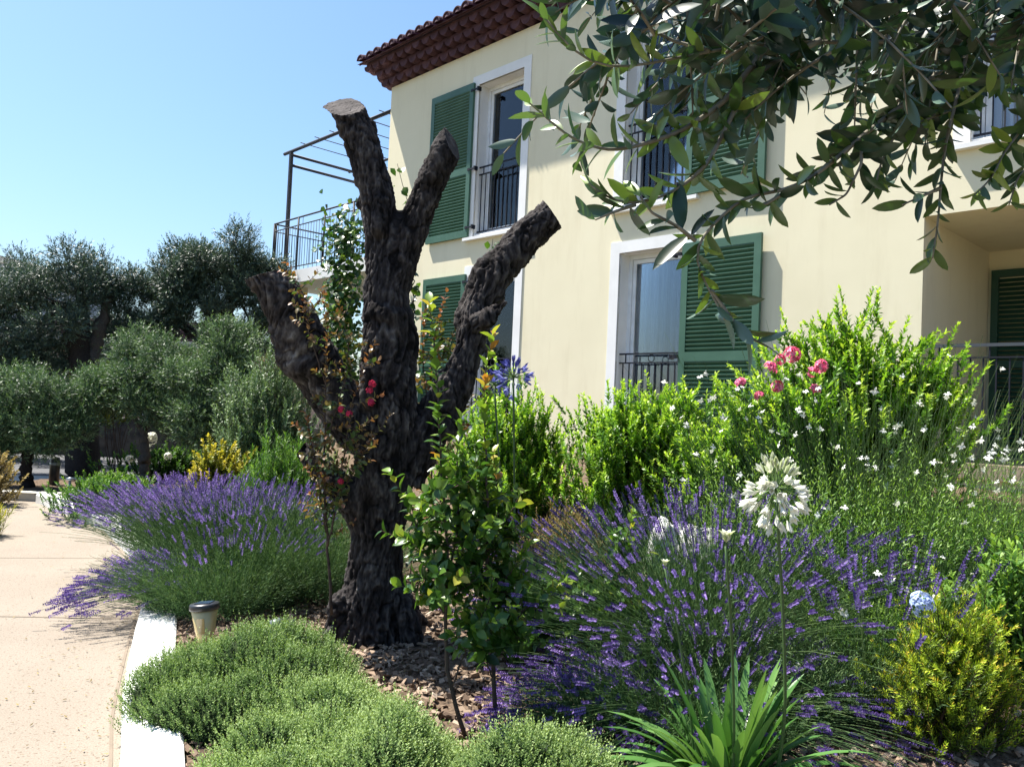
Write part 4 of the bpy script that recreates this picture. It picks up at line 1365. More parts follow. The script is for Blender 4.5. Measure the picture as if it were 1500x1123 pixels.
for (px, py, Y, sz) in ((1064, 787, 3.02, 0.055), (974, 825, 3.25, 0.032)):
    h = MB()
    c = at(px, py, Y) - AL
    a = np.arange(7) * 0.9
    D = np.stack([np.cos(a) * 0.30, np.sin(a) * 0.30, np.ones(7)], -1)
    leaves(h, np.repeat((c - np.array([0, 0, sz * 0.35]))[None], 7, 0), D, np.stack([-np.cos(a), -np.sin(a), a * 0], -1), sz, sz * 0.62, rows=5, cols=3, curl=0.35, fold=0.3, wide=0.42, tint=rng.uniform(0.0, 0.35, 7))
    h.build('flower_bud', M['white_petal'], aga)

ag2 = plant('blue_agapanthus', 'agapanthus with violet blue flower heads on tall stems against the wall', 'agapanthus', 0.12, 4.75)
AL = np.array(ag2.location)
strap_leaves(ag2, 46, 0.64, 0.042, 0.85, 0.7, (0.0, 0.7))
for (px, py, Y, R, n) in ((752, 545, 4.75, 0.115, 46), (724, 556, 4.85, 0.085, 28)):
    e = at(px, py + 8, Y) - AL
    P = pts_from([(rng.normal(0, 0.02), 0, 0), (e[0] * 0.6, e[1] * 0.6, e[2] * 0.5), e], 14)
    s = MB()
    s.tube(P, np.linspace(0.009, 0.006, 14), 8, 0.1)
    s.build('flower_stalk', M['stalk'], ag2)
    umbel(ag2, e, R * 1.15, int(n * 1.3), 0.011, M['blue_petal'], up=0.75, closed=0.35, L=0.045, tint=(0.0, 0.9))

# pale blue plumbago flower on a thin stem
pb = plant('plumbago', 'single pale blue ball of flowers above the golden shrub', 'plumbago', 1.85, 3.62)
AL = np.array(pb.location)
c = at(1351, 884, 3.5) - AL
s = MB()
s.tube(pts_from([(0, 0, 0), c * np.array([0.6, 0.6, 0.5]), c], 10), 0.003, 5, 0.4)
s.build('stem', M['stalk'], pb)
h = MB()
flower_cluster(h, c, 0.055, 40, 0.017, 5, (0.0, 1.0), (-0.3, -0.3, 0.7))
h.build('flowers', M['pale_blue'], pb)


# ---------------------------------------------------------------- crape myrtle saplings
def myrtle(label, base, polys, Ymid, leafL, nl, mat, flowers=(), tw_t=0.62, tw_top=0.62, rad=0.011, tintf=None, name='crape_myrtle'):
    b = np.array(base, float)
    t = thing(name, label, 'sapling', tuple(b))
    s, f = MB(), MB()
    for (poly, r, n, t0, t1, bare) in polys:
        P = np.array([at(px, py, Y) for px, py, Y in poly]) - b
        Q_ = pts_from(P, 26)
        Q_[1:-1] += rng.normal(0, 0.003, Q_[1:-1].shape)
        s.tube(Q_, np.linspace(r, 0.0018, 26), 7)
        shoots(f, Q_[None], int(n * 2.2), leafL, leafL * 0.60, ang=1.15, start=bare, rows=5, cols=3, tint0=t0, tint1=t1, taper=0.22, fold=0.16, curl=0.22, jit=0.22, wide=0.5)
        m = max(6, int(n * 0.62))                                     # short leafy side twigs
        i = rng.integers(int(26 * max(bare, 0.05)), max(int(26 * max(bare, 0.05)) + 2, int(25 * tw_top)), m)
        d = nrm(rdir(m) * np.array([1, 1, 0.4]) + np.array([0, -0.1, 0.45]))
        tw = arc_pts(Q_[i], d, rng.uniform(0.07, 0.24, m), 4)
        stems(s, tw, 0.0025, 0.0012, 4)
        shoots(f, tw, 9, leafL * 0.95, leafL * 0.56, ang=1.0, start=0.2, rows=5, cols=3, tint0=t0, tint1=min(t1, tw_t), taper=0.25, fold=0.16, curl=0.22, jit=0.25, wide=0.5)
    s.build('stem', M['stem_dark'], t)
    f.build('foliage', mat, t)
    if len(flowers):
        for (px, py, Y, rr) in flowers:
            m = MB()
            flower_cluster(m, at(px, py, Y) - b, rr, 9, 0.018, 6, (0, 1), (0, -0.6, 0.3))
            m.build('flower', M['crimson'], t)
    return t


b1 = on_soil(683, 1082)
b2 = on_soil(727, 1068)
y1, y2 = b1[1], b2[1]
myrtle('leafy sapling with two thin dark stems standing on the bark chips left of the other', b1, [
    ([(683, 1082, y1), (658, 1010, y1), (651, 930, y1), (657, 830, y1), (648, 720, y1), (645, 620, y1), (638, 520, y1 + 0.02), (628, 440, y1 + 0.05)], 0.011, 46, 0.30, 0.72, 0.32),
    ([(660, 1010, y1), (690, 930, y1 - 0.02), (716, 880, y1 - 0.05), (722, 845, y1 - 0.05)], 0.005, 12, 0.3, 0.6, 0.45),
    ([(654, 880, y1), (620, 800, y1 + 0.05), (600, 745, y1 + 0.08), (570, 690, y1 + 0.1)], 0.005, 16, 0.35, 0.7, 0.15),
    ([(656, 850, y1), (672, 770, y1 + 0.1), (668, 690, y1 + 0.15), (676, 610, y1 + 0.2)], 0.006, 24, 0.3, 0.6, 0.1),
    ([(652, 900, y1), (630, 870, y1 - 0.05), (605, 862, y1 - 0.05)], 0.004, 8, 0.35, 0.6, 0.2),
], y1, 0.080, 40, M['myrtle'])
myrtle('taller leafy sapling with golden orange tips rising past the blue agapanthus', b2, [
    ([(727, 1068, y2), (722, 980, y2), (712, 860, y2), (714, 760, y2), (712, 660, y2 + 0.05), (708, 580, y2 + 0.1), (712, 530, y2 + 0.12), (722, 486, y2 + 0.15)], 0.012, 44, 0.30, 1.0, 0.30),
    ([(714, 830, y2), (735, 790, y2 + 0.1), (728, 720, y2 + 0.12), (722, 660, y2 + 0.12)], 0.006, 20, 0.25, 0.7, 0.2),
    ([(714, 880, y2), (690, 800, y2 + 0.1), (694, 720, y2 + 0.1), (700, 650, y2 + 0.1)], 0.006, 24, 0.25, 0.6, 0.1),
    ([(722, 960, y2), (760, 900, y2 - 0.05), (800, 870, y2 - 0.05), (830, 850, y2 - 0.05)], 0.006, 22, 0.3, 0.7, 0.15),
    ([(718, 930, y2), (740, 850, y2), (772, 800, y2)], 0.005, 18, 0.25, 0.6, 0.15),
    ([(724, 1000, y2), (700, 930, y2 - 0.1), (680, 905, y2 - 0.12)], 0.004, 10, 0.3, 0.6, 0.3),
], y2, 0.078, 44, M['myrtle'])
b3 = on_soil(770, 1000)
y3 = b3[1]
myrtle('low spreading sapling with a dark leaning stem in front of the purple lavender', b3, [
    ([(765, 1010, y3), (815, 955, y3), (870, 905, y3), (905, 860, y3), (915, 800, y3), (928, 745, y3)], 0.009, 34, 0.3, 0.70, 0.25),
    ([(850, 920, y3), (838, 870, y3 - 0.05), (848, 830, y3 - 0.05)], 0.004, 24, 0.3, 0.6, 0.1),
    ([(815, 955, y3), (790, 900, y3 + 0.05), (775, 850, y3 + 0.08)], 0.005, 34, 0.2, 0.6, 0.15),
    ([(880, 900, y3), (900, 890, y3 - 0.05), (925, 880, y3 - 0.1)], 0.003, 22, 0.3, 0.6, 0.1),
    ([(840, 940, y3), (870, 890, y3 - 0.1), (885, 850, y3 - 0.12)], 0.003, 22, 0.25, 0.6, 0.1),
    ([(800, 965, y3), (810, 900, y3 - 0.08), (822, 850, y3 - 0.1)], 0.003, 22, 0.2, 0.6, 0.2),
], y3, 0.072, 40, M['myrtle'], tw_top=0.9)
b4 = np.array(at(480, 905, 4.95))
b4[2] = float(soil_z(b4[0], b4[1]))
myrtle('reddish leaved sapling with small crimson flowers growing against the left of the trunk', b4, [
    ([(486, 900, 4.95), (478, 780, 4.93), (474, 660, 4.9), (476, 560, 4.88), (482, 480, 4.86), (470, 420, 4.85)], 0.010, 44, 0.2, 0.95, 0.25),
    ([(480, 800, 4.93), (500, 700, 4.85), (515, 600, 4.8), (530, 540, 4.78), (550, 500, 4.78)], 0.007, 30, 0.1, 0.95, 0.15),
    ([(478, 780, 4.93), (465, 700, 4.9), (455, 640, 4.88), (445, 600, 4.88)], 0.006, 26, 0.3, 0.95, 0.1),
    ([(500, 720, 4.85), (530, 670, 4.8), (545, 640, 4.78)], 0.004, 16, 0.35, 0.9, 0.1),
    ([(480, 640, 4.9), (505, 560, 4.85), (512, 500, 4.85), (495, 440, 4.85)], 0.005, 22, 0.1, 0.7, 0.1),
    ([(476, 560, 4.88), (450, 480, 4.86), (445, 430, 4.86), (420, 385, 4.86)], 0.004, 18, 0.3, 1.0, 0.3),
], 4.9, 0.047, 40, M['russet'], tw_t=0.8, tw_top=0.95, flowers= [(545, 562, 4.72, 0.018), (541, 572, 4.72, 0.016), (544, 590, 4.72, 0.018), (500, 599, 4.78, 0.015), (512, 606, 4.78, 0.014), (499, 705, 4.8, 0.012)])
b5 = np.array(at(640, 900, 5.75))
b5[2] = float(soil_z(b5[0], b5[1]))
myrtle('russet tipped sapling in front of the lower left shutter behind the trunk', b5, [
    ([(640, 900, 5.75), (632, 700, 5.75), (628, 560, 5.75), (640, 470, 5.75), (655, 425, 5.75)], 0.010, 34, 0.2, 0.95, 0.3),
    ([(630, 560, 5.75), (668, 480, 5.7), (680, 440, 5.7)], 0.005, 20, 0.3, 0.95, 0.2),
    ([(628, 600, 5.75), (618, 520, 5.75), (622, 450, 5.75)], 0.005, 16, 0.3, 0.95, 0.2),
    ([(634, 720, 5.75), (660, 640, 5.7), (690, 580, 5.7)], 0.005, 18, 0.2, 0.7, 0.2),
], 5.75, 0.055, 40, M['russet'], tw_top=0.95)


# climbing vines: on the trunk and on the terrace corner
def vine(label, base, polys, leafL, n, mat, parent_pts=0.03):
    b = np.array(base, float)
    t = thing('climbing_vine', label, 'vine', tuple(b))
    s, f = MB(), MB()
    for poly, nl, sc_ in polys:
        Q_ = pts_from(np.array([at(*p) for p in poly]) - b, 24)
        Q_[1:-1] += rng.normal(0, 0.01, Q_[1:-1].shape)
        s.tube(Q_, np.linspace(0.006, 0.002, 24), 5)
        P = Q_[rng.integers(0, 24, nl)] + rng.normal(0, sc_, (nl, 3))
        D = rdir(nl) * np.array([1, 1, 0.5]) + np.array([0, -0.3, -0.55])
        N = rdir(nl) * 0.5 + np.array([-0.4, -0.6, 0.7])
        leaves(f, P, D, N, leafL * rng.uniform(0.6, 1.15, nl), leafL * 0.85, rows=4, cols=3, fold=0.12, curl=0.2, wide=0.38, tint=np.clip(rng.normal(0.36, 0.2, nl), 0, 0.75))
    s.build('stem', M['stem_dark'], t)
    f.build('foliage', mat, t)
    return t


bv = np.array(at(600, 900, 5.7))
bv[2] = float(soil_z(bv[0], bv[1]))
vine('bright leafy vine climbing the back of the trunk into its upper fork', bv, [
    ([(600, 900, 5.6), (602, 700, 5.52), (606, 520, 5.5), (604, 400, 5.48), (596, 300, 5.45), (582, 240, 5.45)], 90, 0.03),
    ([(604, 470, 5.5), (604, 400, 5.45), (606, 350, 5.4)], 26, 0.025),
    ([(660, 560, 5.75), (690, 450, 5.7), (712, 390, 5.62), (722, 350, 5.6)], 34, 0.02)], 0.055, 80, M['myrtle'])
bv = h2w(-13.4, -0.2, 0.6)
vine('dense leafy vine covering the corner of the upper terrace behind the trunk', bv, [
    ([(505, 560, 13.6), (505, 470, 13.6), (508, 400, 13.7), (508, 340, 13.8), (505, 315, 13.8)], 900, 0.18),
    ([(500, 560, 13.6), (492, 450, 13.6), (495, 380, 13.6), (512, 330, 13.7)], 600, 0.16)], 0.115, 80, M['myrtle'])

# ---------------------------------------------------------------- garden lights, stones
L0 = at(304, 905, 4.85)
lp = thing('solar_lamp', 'brass cone shaped garden lamp with dark solar cap on the bark chips', 'garden lamp', (L0[0], L0[1], float(soil_z(L0[0], L0[1]))))
ztop = at(303, 884, 4.85)[2] - lp.location[2]


def lathe(mb, prof, seg=28, tilt=None, tint=0.0, mat=0):
    a = np.arange(seg) * 2 * math.pi / seg
    V = np.stack([np.stack([r * np.cos(a), r * np.sin(a), np.full(seg, z)], -1) for r, z in prof], 0)
    mb.add(V, grid_quads(len(prof), seg, True), tint, mat)


rT, rB = 0.078, 0.040
d = MB()
lathe(d, [(0.001, -0.02), (rB, -0.02), (rB, 0.02), (rT, ztop - 0.03), (rT - 0.004, ztop - 0.029), (0.001, ztop - 0.029)])
d.build('lamp_body', M['brass'], lp)
d = MB()
lathe(d, [(rT + 0.006, ztop - 0.034), (rT + 0.009, ztop - 0.030), (rT + 0.009, ztop - 0.006), (rT + 0.004, ztop + 0.002), (0.001, ztop + 0.004)])
d.build('cap', M['black_plastic'], lp)
d = MB()
d.box(-0.045, 0.045, -0.045, 0.045, ztop + 0.0045, ztop + 0.008)
d.build('solar_panel', M['solar'], lp, smooth=False)
d = MB()
zc = ztop * 0.55
sl = (rT - rB) / (ztop - 0.05)
for (za, zb) in ((zc - 0.045, zc + 0.045),):
    ang = np.linspace(-1.95, -1.25, 8)
    V = np.stack([np.stack([(rB + sl * (z_ - 0.02) + 0.0035) * np.cos(ang), (rB + sl * (z_ - 0.02) + 0.0035) * np.sin(ang), np.full(8, z_)], -1) for z_ in np.linspace(za, zb, 6)], 0)
    d.add(V, grid_quads(6, 8))
d.build('lens', M['lamp_lens'], lp)
lp.rotation_euler = (math.radians(-3), math.radians(-6), 0)

L1 = at(416, 900, 5.1)
sp = thing('garden_spotlight', 'small dark garden spotlight lying in the bark chips by the trunk', 'spotlight', (L1[0], L1[1], float(soil_z(L1[0], L1[1]))))
d = MB()
d.tube([(-0.075, -0.02, 0.09), (-0.015, 0.0, 0.115)], [0.038, 0.032], 18)
d.build('lamp_head', M['grey_metal'], sp)
d = MB()
d.tube([(0.055, 0, -0.02), (0.055, 0, 0.13)], 0.022, 12)
d.tube([(-0.02, 0, 0.105), (0.055, 0, 0.10)], 0.012, 8)
d.build('bracket', M['black_plastic'], sp)


def rock(label, x, y, s, z):
    n, m_ = 40, 60
    th = np.linspace(0.02, math.pi - 0.02, n)
    ph = np.arange(m_) * 2 * math.pi / m_
    V = np.stack([np.outer(np.sin(th), np.cos(ph)), np.outer(np.sin(th), np.sin(ph)), np.outer(np.cos(th), np.ones(m_))], -1)
    V = V * (0.62 + 0.62 * fbm(V * 1.9 + x * 7, 5, 5))[..., None] * np.array(s)
    b = MB()
    b.add(V.reshape(-1, 3), grid_quads(n, m_, True))
    o = b.build('white_rock', M['white_stone'])
    o.location = (x, y, z)
    return tag(o, label, 'rock')


P = at(985, 738, 5.4)
rock('white rock behind the purple lavender spikes left of the agapanthus head', P[0], P[1], (0.16, 0.12, 0.29), float(soil_z(P[0], P[1])) + 0.25)
P = at(1024, 746, 5.35)
rock('second white rock closer to the round agapanthus head', P[0], P[1], (0.17, 0.13, 0.25), float(soil_z(P[0], P[1])) + 0.24)

P = onz(112, 738, 0.0)
b = thing('path_light', 'thin grey post light at the far bend of the path', 'path light', (P[0], 11.3, 0.0))
d = MB()
d.tube([(0, 0, 0), (0, 0, 0.36)], 0.018, 10)
d.build('post', M['grey_metal'], b)
d = MB()
lathe(d, [(0.001, 0.36), (0.05, 0.36), (0.05, 0.385), (0.001, 0.40)])
d.build('cap', M['grey_metal'], b)
P = at(79, 705, 13.0)
b = thing('bollard', 'short dark bollard beyond the far kerb by the shaded road', 'bollard', (P[0], 13.0, 0.0))
d = MB()
lathe(d, [(0.001, -0.02), (0.075, -0.02), (0.075, 0.48), (0.062, 0.52), (0.001, 0.54)], 16)
d.build('post', M['black_plastic'], b)
d = MB()
lathe(d, [(0.078, 0.40), (0.08, 0.405), (0.08, 0.435), (0.078, 0.44)], 16)
d.build('band', M['grey_metal'], b)

# ---------------------------------------------------------------- bark chips on the bed
n = 15000
x = rng.uniform(-2.3, 2.9, n)
y = rng.uniform(2.5, 6.6, n)
k = (x > kx(y) + 0.25)
x, y = x[k], y[k]
z = soil_z(x, y) + rng.uniform(0.0, 0.022, len(x))
n = len(x)
A = rdir(n) * np.array([1, 1, 0.45])
A = nrm(A)
Bv = nrm(np.cross(A, np.array([0, 0, 1.0]) + rng.normal(0, 0.45, (n, 3))))
Cv = np.cross(A, Bv)
la, lb, lc = rng.uniform(0.010, 0.032, n), rng.uniform(0.007, 0.019, n), rng.uniform(0.002, 0.006, n)
c = np.stack([x, y, z], -1)
cor = []
for sx, sy, sz in ((-1, -1, -1), (1, -1, -1), (1, 1, -1), (-1, 1, -1), (-1, -1, 1), (1, -1, 1), (1, 1, 1), (-1, 1, 1)):
    jj = rng.uniform(0.6, 1.2, (n, 1))
    cor.append(c + A * (sx * la)[:, None] * jj + Bv * (sy * lb)[:, None] * jj + Cv * (sz * lc)[:, None])
V = np.stack(cor, 1)
bq = np.array([(0, 3, 2, 1), (4, 5, 6, 7), (0, 1, 5, 4), (1, 2, 6, 5), (2, 3, 7, 6), (3, 0, 4, 7)])
mb = MB()
mb.add(V, (bq[None] + (np.arange(n) * 8)[:, None, None]).reshape(-1, 4), np.repeat(np.clip(rng.beta(2.2, 1.8, n), 0, 1), 8))
tag(mb.build('bark_mulch', M['chip'], smooth=False), kind='stuff')


n = 420
y = rng.uniform(2.6, 9.0, n)
x = kx(y) - 0.05 - np.abs(rng.normal(0, 0.55, n)) ** 1.3
k = x > np.interp(y, ys, xl) + 0.05
x, y = x[k], y[k]
n = len(x)
a = rng.uniform(0, 6.28, n)
mb = MB()
leaves(mb, np.stack([x, y, np.full(n, 0.006)], -1), np.stack([np.cos(a), np.sin(a), rng.uniform(-0.02, 0.15, n)], -1), np.stack([rng.normal(0, 0.2, n), rng.normal(0, 0.2, n), np.ones(n)], -1), rng.uniform(0.008, 0.035, n), rng.uniform(0.004, 0.011, n), rows=3, cols=2, curl=-0.15, tint=rng.uniform(0, 0.8, n))
tag(mb.build('leaf_litter', M['straw']), kind='stuff')

# ---------------------------------------------------------------- olive trees in the background
def tree(label, x, y, trunk_pts, clumps, ntw, L, W, mat, tw=0.28, name='olive_tree', z=0.0, nl=14, tint=(0.1, 0.9)):
    t = thing(name, label, 'tree', (x, y, z))
    b = np.array([x, y, z])
    s = MB()
    for poly, r0, r1 in trunk_pts:
        Q_ = pts_from(np.array([at(*p) for p in poly]) - b, 22)
        Q_[1:-1] += rng.normal(0, 0.012, Q_[1:-1].shape)
        s.tube(Q_, np.linspace(r0, r1, 22) * (1 + 0.12 * rng.normal(0, 1, 22)), 10, tint=rng.uniform(0.2, 0.7))
    cc = np.array([at(px, py, Y) for px, py, Y, r in clumps]) - b
    cr = np.array([r for *_, r in clumps])
    k_ = rng.integers(0, len(cc), len(cc) * 4)
    off = rdir(len(k_)) * (cr[k_] * rng.uniform(0.45, 1.0, len(k_)))[:, None]
    sub_c, sub_r = cc[k_] + off, cr[k_] * rng.uniform(0.28, 0.55, len(k_))
    lc = np.concatenate([cc, sub_c])
    lr = np.concatenate([cr * 0.62, sub_r])
    tops = np.array([poly[-1] for poly, *_ in trunk_pts], float)
    ends = np.array([at(*p) for p in tops]) - b
    for c_ in cc:                                             # limbs out to every clump
        e = ends[np.argmin(np.linalg.norm(ends - c_, axis=1))]
        md = (e + c_) / 2 + rng.normal(0, 0.08, 3)
        s.tube(pts_from([e, md, c_], 10), np.linspace(0.035, 0.01, 10), 6, tint=0.4)
    s.build('trunk', M['bark'], t)
    pr = lr ** 2 / (lr ** 2).sum()
    ci = rng.choice(len(lc), ntw, p=pr)
    d = rdir(ntw)
    rr = rng.uniform(0.25, 1.0, ntw) ** 0.55
    lump = 0.78 + 0.5 * vnoise(d * 2.2 + ci[:, None] * 3.7, 9)
    B = lc[ci] + d * (lr[ci] * rr * lump)[:, None] * np.array([1.0, 1.0, 0.85])
    D = nrm(d * 0.6 + np.array([0, 0, 0.7]) + rng.normal(0, 0.38, (ntw, 3)))
    ll = tw * rng.uniform(0.5, 1.3, ntw)
    pts = arc_pts(B, D, ll, 4, np.array([0, 0, -0.25]) * ll[:, None] * rng.uniform(-0.3, 1.0, (ntw, 1)))
    f = MB()
    shoots(f, pts, nl, L, W, ang=0.85, start=0.0, cols=1, tint0=tint[0], tint1=tint[1], taper=0.3, pair=True)
    f.build('crown', mat, t)
    return t


tree('large dark old olive tree at the far left with forked black limbs', *at(122, 560, 15.5)[:2],
     [([(124, 700, 15.5), (122, 620, 15.5), (126, 555, 15.5), (112, 500, 15.4), (100, 445, 15.3)], 0.34, 0.16), ([(126, 560, 15.5), (140, 500, 15.6), (155, 455, 15.6), (163, 420, 15.6)], 0.17, 0.08), ([(122, 540, 15.5), (124, 480, 15.6), (122, 430, 15.6)], 0.13, 0.07)],
     [(60, 430, 15.3, 0.72), (110, 412, 15.2, 0.62), (10, 450, 15.4, 0.75), (-50, 460, 15.5, 0.8), (35, 500, 15.1, 0.7), (85, 475, 14.9, 0.55), (160, 420, 15.6, 0.42), (-10, 530, 15.2, 0.7), (178, 440, 15.7, 0.35), (60, 540, 15.2, 0.6), (-110, 440, 15.8, 0.9), (-170, 480, 16.2, 0.9), (-120, 540, 17, 0.9), (30, 420, 15.9, 0.7), (150, 500, 15.9, 0.4), (195, 425, 15.8, 0.5), (175, 470, 15.9, 0.5), (140, 415, 15.7, 0.5), (90, 520, 15.6, 0.5), (10, 560, 15.8, 0.6)], 9500, 0.085, 0.019, M['olive_far'])  # clumps past the left frame edge are added to shade the road
tree('large dark old olive tree left of the upper terrace with dense round crown', *at(318, 560, 16.0)[:2],
     [([(318, 700, 16), (316, 620, 16), (322, 540, 16), (318, 480, 16), (312, 440, 16)], 0.32, 0.2), ([(316, 500, 16), (335, 460, 16), (345, 430, 16)], 0.14, 0.08), ([(240, 460, 16.2), (205, 470, 16.3), (180, 450, 16.3)], 0.07, 0.05), ([(316, 520, 16), (270, 480, 16.1), (240, 440, 16.1)], 0.12, 0.06)],
     [(255, 400, 15.9, 0.62), (300, 395, 15.8, 0.66), (350, 395, 15.9, 0.6), (385, 410, 16.1, 0.42), (225, 430, 16.0, 0.55), (290, 450, 15.7, 0.5), (360, 440, 15.8, 0.5), (250, 475, 15.9, 0.5), (390, 455, 16.0, 0.4), (310, 500, 15.9, 0.45), (205, 480, 16.1, 0.45), (330, 430, 15.6, 0.55), (270, 430, 15.6, 0.5), (380, 500, 16.3, 0.45), (240, 520, 16.2, 0.45), (340, 520, 16.2, 0.45)], 8500, 0.085, 0.019, M['olive_far'])
tree('young grey green olive tree at the left edge behind the dry bush', *at(38, 700, 12.6)[:2],
     [([(40, 712, 12.6), (38, 680, 12.6), (42, 650, 12.6)], 0.10, 0.07), ([(42, 655, 12.6), (65, 615, 12.6), (80, 590, 12.6)], 0.04, 0.02), ([(40, 660, 12.6), (20, 620, 12.6)], 0.04, 0.02)],
     [(30, 590, 12.5, 0.5), (80, 585, 12.6, 0.5), (-20, 590, 12.6, 0.5), (120, 595, 12.8, 0.38), (55, 625, 12.4, 0.42), (5, 630, 12.5, 0.4), (100, 625, 12.6, 0.36), (40, 560, 12.8, 0.4), (-60, 600, 12.6, 0.5), (140, 570, 13, 0.35), (60, 655, 12.3, 0.3), (10, 660, 12.4, 0.3)], 5200, 0.07, 0.014, M['olive_young'], 0.24, tint=(0.1, 0.8))
tree('young grey green olive tree standing before the pink house', *at(212, 700, 13.2)[:2],
     [([(212, 705, 13.2), (212, 660, 13.2), (210, 625, 13.2)], 0.09, 0.06), ([(211, 630, 13.2), (225, 590, 13.2), (240, 560, 13.2)], 0.05, 0.02), ([(211, 632, 13.2), (195, 612, 13.2), (180, 570, 13.2)], 0.05, 0.02)],
     [(185, 570, 13.1, 0.42), (230, 550, 13.0, 0.45), (270, 570, 13.1, 0.42), (200, 525, 13.4, 0.38), (160, 590, 13.3, 0.36), (245, 600, 13.0, 0.36), (215, 590, 12.9, 0.34), (150, 560, 13.4, 0.36), (280, 530, 13.2, 0.36)], 4300, 0.07, 0.014, M['olive_young'], 0.24, tint=(0.1, 0.8))
tree('taller grey green olive between the old trees and the trunk limb', *at(322, 700, 12.4)[:2],
     [([(332, 705, 12.4), (325, 650, 12.4), (312, 600, 12.4)], 0.09, 0.05), ([(318, 620, 12.4), (340, 570, 12.4), (345, 540, 12.4)], 0.05, 0.02)],
     [(300, 560, 12.3, 0.42), (340, 530, 12.3, 0.45), (290, 605, 12.2, 0.38), (345, 585, 12.2, 0.42), (320, 505, 12.5, 0.32), (380, 560, 12.4, 0.4), (270, 560, 12.5, 0.3), (350, 625, 12.2, 0.34), (385, 610, 12.3, 0.4), (320, 640, 12.2, 0.34), (290, 640, 12.4, 0.3), (360, 510, 12.6, 0.38), (260, 600, 12.6, 0.36)], 5600, 0.07, 0.014, M['olive_young'], 0.24, tint=(0.1, 0.85))
shrub('vine_shrub', 'light green leafy shrub under the old olive limbs', 'shrub', *at(175, 560, 15.0)[:2], 0.7, 0.4, 2.1, 200, 20, 0.09, 0.05, 0.3, M['yellow_leaf'], up=0.6, clumps=12, tint=(0.0, 0.5), z=0.0, zbot=1.1)
rs = shrub('roadside_shrub', 'dark leafy shrub with pale blossoms at the road edge', 'shrub', *at(235, 680, 14.6)[:2], 1.3, 0.5, 0.75, 700, 20, 0.06, 0.028, 0.22, M['meadow'], up=0.7, clumps=16, tint=(0.0, 0.7), z=0.0)

for (px, py, rr, n_) in ((222, 642, 0.10, 40), (216, 655, 0.07, 20), (246, 668, 0.05, 12), (190, 672, 0.05, 12)):
    h = MB()
    flower_cluster(h, at(px, py, 14.0) - np.array(rs.location), rr, n_, 0.05)
    h.build('flower_head', M['white_petal'], rs)
tree('dark spreading olive tree beyond the shaded road', *at(120, 640, 19.5)[:2],
     [([(120, 690, 19.5), (118, 640, 19.5), (122, 590, 19.5)], 0.25, 0.16), ([(120, 610, 19.5), (150, 560, 19.5), (170, 520, 19.5)], 0.1, 0.06)],
     [(60, 560, 18.5, 1.0), (120, 540, 18.2, 1.1), (180, 545, 18.4, 1.0), (240, 550, 18.8, 1.0), (20, 590, 18.6, 0.9), (90, 600, 18.9, 0.8), (150, 590, 18.0, 0.8), (280, 570, 19.2, 0.9), (-60, 560, 18.5, 1.2), (-140, 540, 18.5, 1.3)], 7500, 0.10, 0.024, M['olive_far'], 0.34)
# far wall, houses
mb = MB()
n = 60
xs_ = np.linspace(-40, -3.5, n)
hh = 0.95 + 0.04 * np.sin(xs_ * 3)
V = np.stack([np.stack([xs_, np.full(n, 20.45), np.full(n, -0.05)], -1), np.stack([xs_, np.full(n, 20.5), hh], -1), np.stack([xs_, np.full(n, 20.85), hh], -1), np.stack([xs_, np.full(n, 20.9), np.full(n, -0.05)], -1)], 1)
mb.add(V, grid_quads(n, 4))
tag(mb.build('stone_wall', M['stone'], smooth=False), 'low stone wall coloured as in shade along the far side of the shaded road', 'wall')

fh = thing('pink_house', 'pink rendered house with square columns half hidden behind the young olives', 'house', (-13.5, 27.0, 0))
d = MB()
d.box(-6, 6.2, 2.2, 9, -0.1, 3.16)
d.build('wall', M['pink_wall'], fh, smooth=False)
for x in (-5.6, -3.5, -1.4, 0.7, 2.8, 4.9):
    d = MB()
    d.box(x - 0.28, x + 0.28, -0.28, 0.28, -0.1, 3.0)
    d.box(x - 0.34, x + 0.34, -0.34, 0.34, 3.001, 3.16)
    d.build('column', M['pink_wall'], fh, smooth=False)
d = MB()
d.box(-6.2, 6.4, -0.5, 9.2, 3.17, 3.4)
d.build('roof', M['concrete'], fh, smooth=False)
for x in (-4.5, -0.3, 3.9):
    d = MB()
    d.box(x - 0.6, x + 0.6, 2.14, 2.197, 0.1, 2.4)
    f_ = d.build('window', M['pvc'], fh, smooth=False)
    d = MB()
    d.box(x - 0.5, x + 0.5, 2.12, 2.139, 0.2, 2.3)
    d.build('pane', M['interior'], f_, smooth=False)

fb = thing('flat_roofed_building', 'grey flat roofed building with thin roof railing behind the olive at left', 'building', (-38.5, 46.0, 0), math.radians(-8))
d = MB()
d.box(-9, 9.5, 0, 10, -0.1, 8.6)
d.build('wall', M['far_grey'], fb, smooth=False)
d = MB()
d.box(-9.3, 9.8, -0.3, 10, 8.601, 8.95)
d.build('roof', M['concrete'], fb, smooth=False)
d = MB()
for zz in (9.5, 10.05):
    d.tube([(-9, 0.1, zz), (9.5, 0.1, zz)], 0.03, 5)
for x in np.arange(-9, 9.6, 2.3):
    d.tube([(x, 0.1, 8.95), (x, 0.1, 10.05)], 0.03, 5)
d.build('railing', M['grey_metal'], fb)
for x in (-6, -2, 2, 6):
    d = MB()
    d.box(x - 0.9, x + 0.9, -0.03, -0.001, 5.6, 7.4)
    d.build('window', M['interior'], fb, smooth=False)
wh = thing('white_villa', 'white rendered villa glimpsed between the olive crowns', 'house', (-20.5, 40.0, 0))
d = MB()
d.box(-5, 7, 0, 8, -0.1, 4.3)
d.build('wall', M['white_plaster'], wh, smooth=False)
d = MB()
for k in range(9):
    d.box(-5.4, 7.4, -0.4 + k * 0.5, 0.15 + k * 0.5, 4.31 + k * 0.15, 4.4 + k * 0.15)
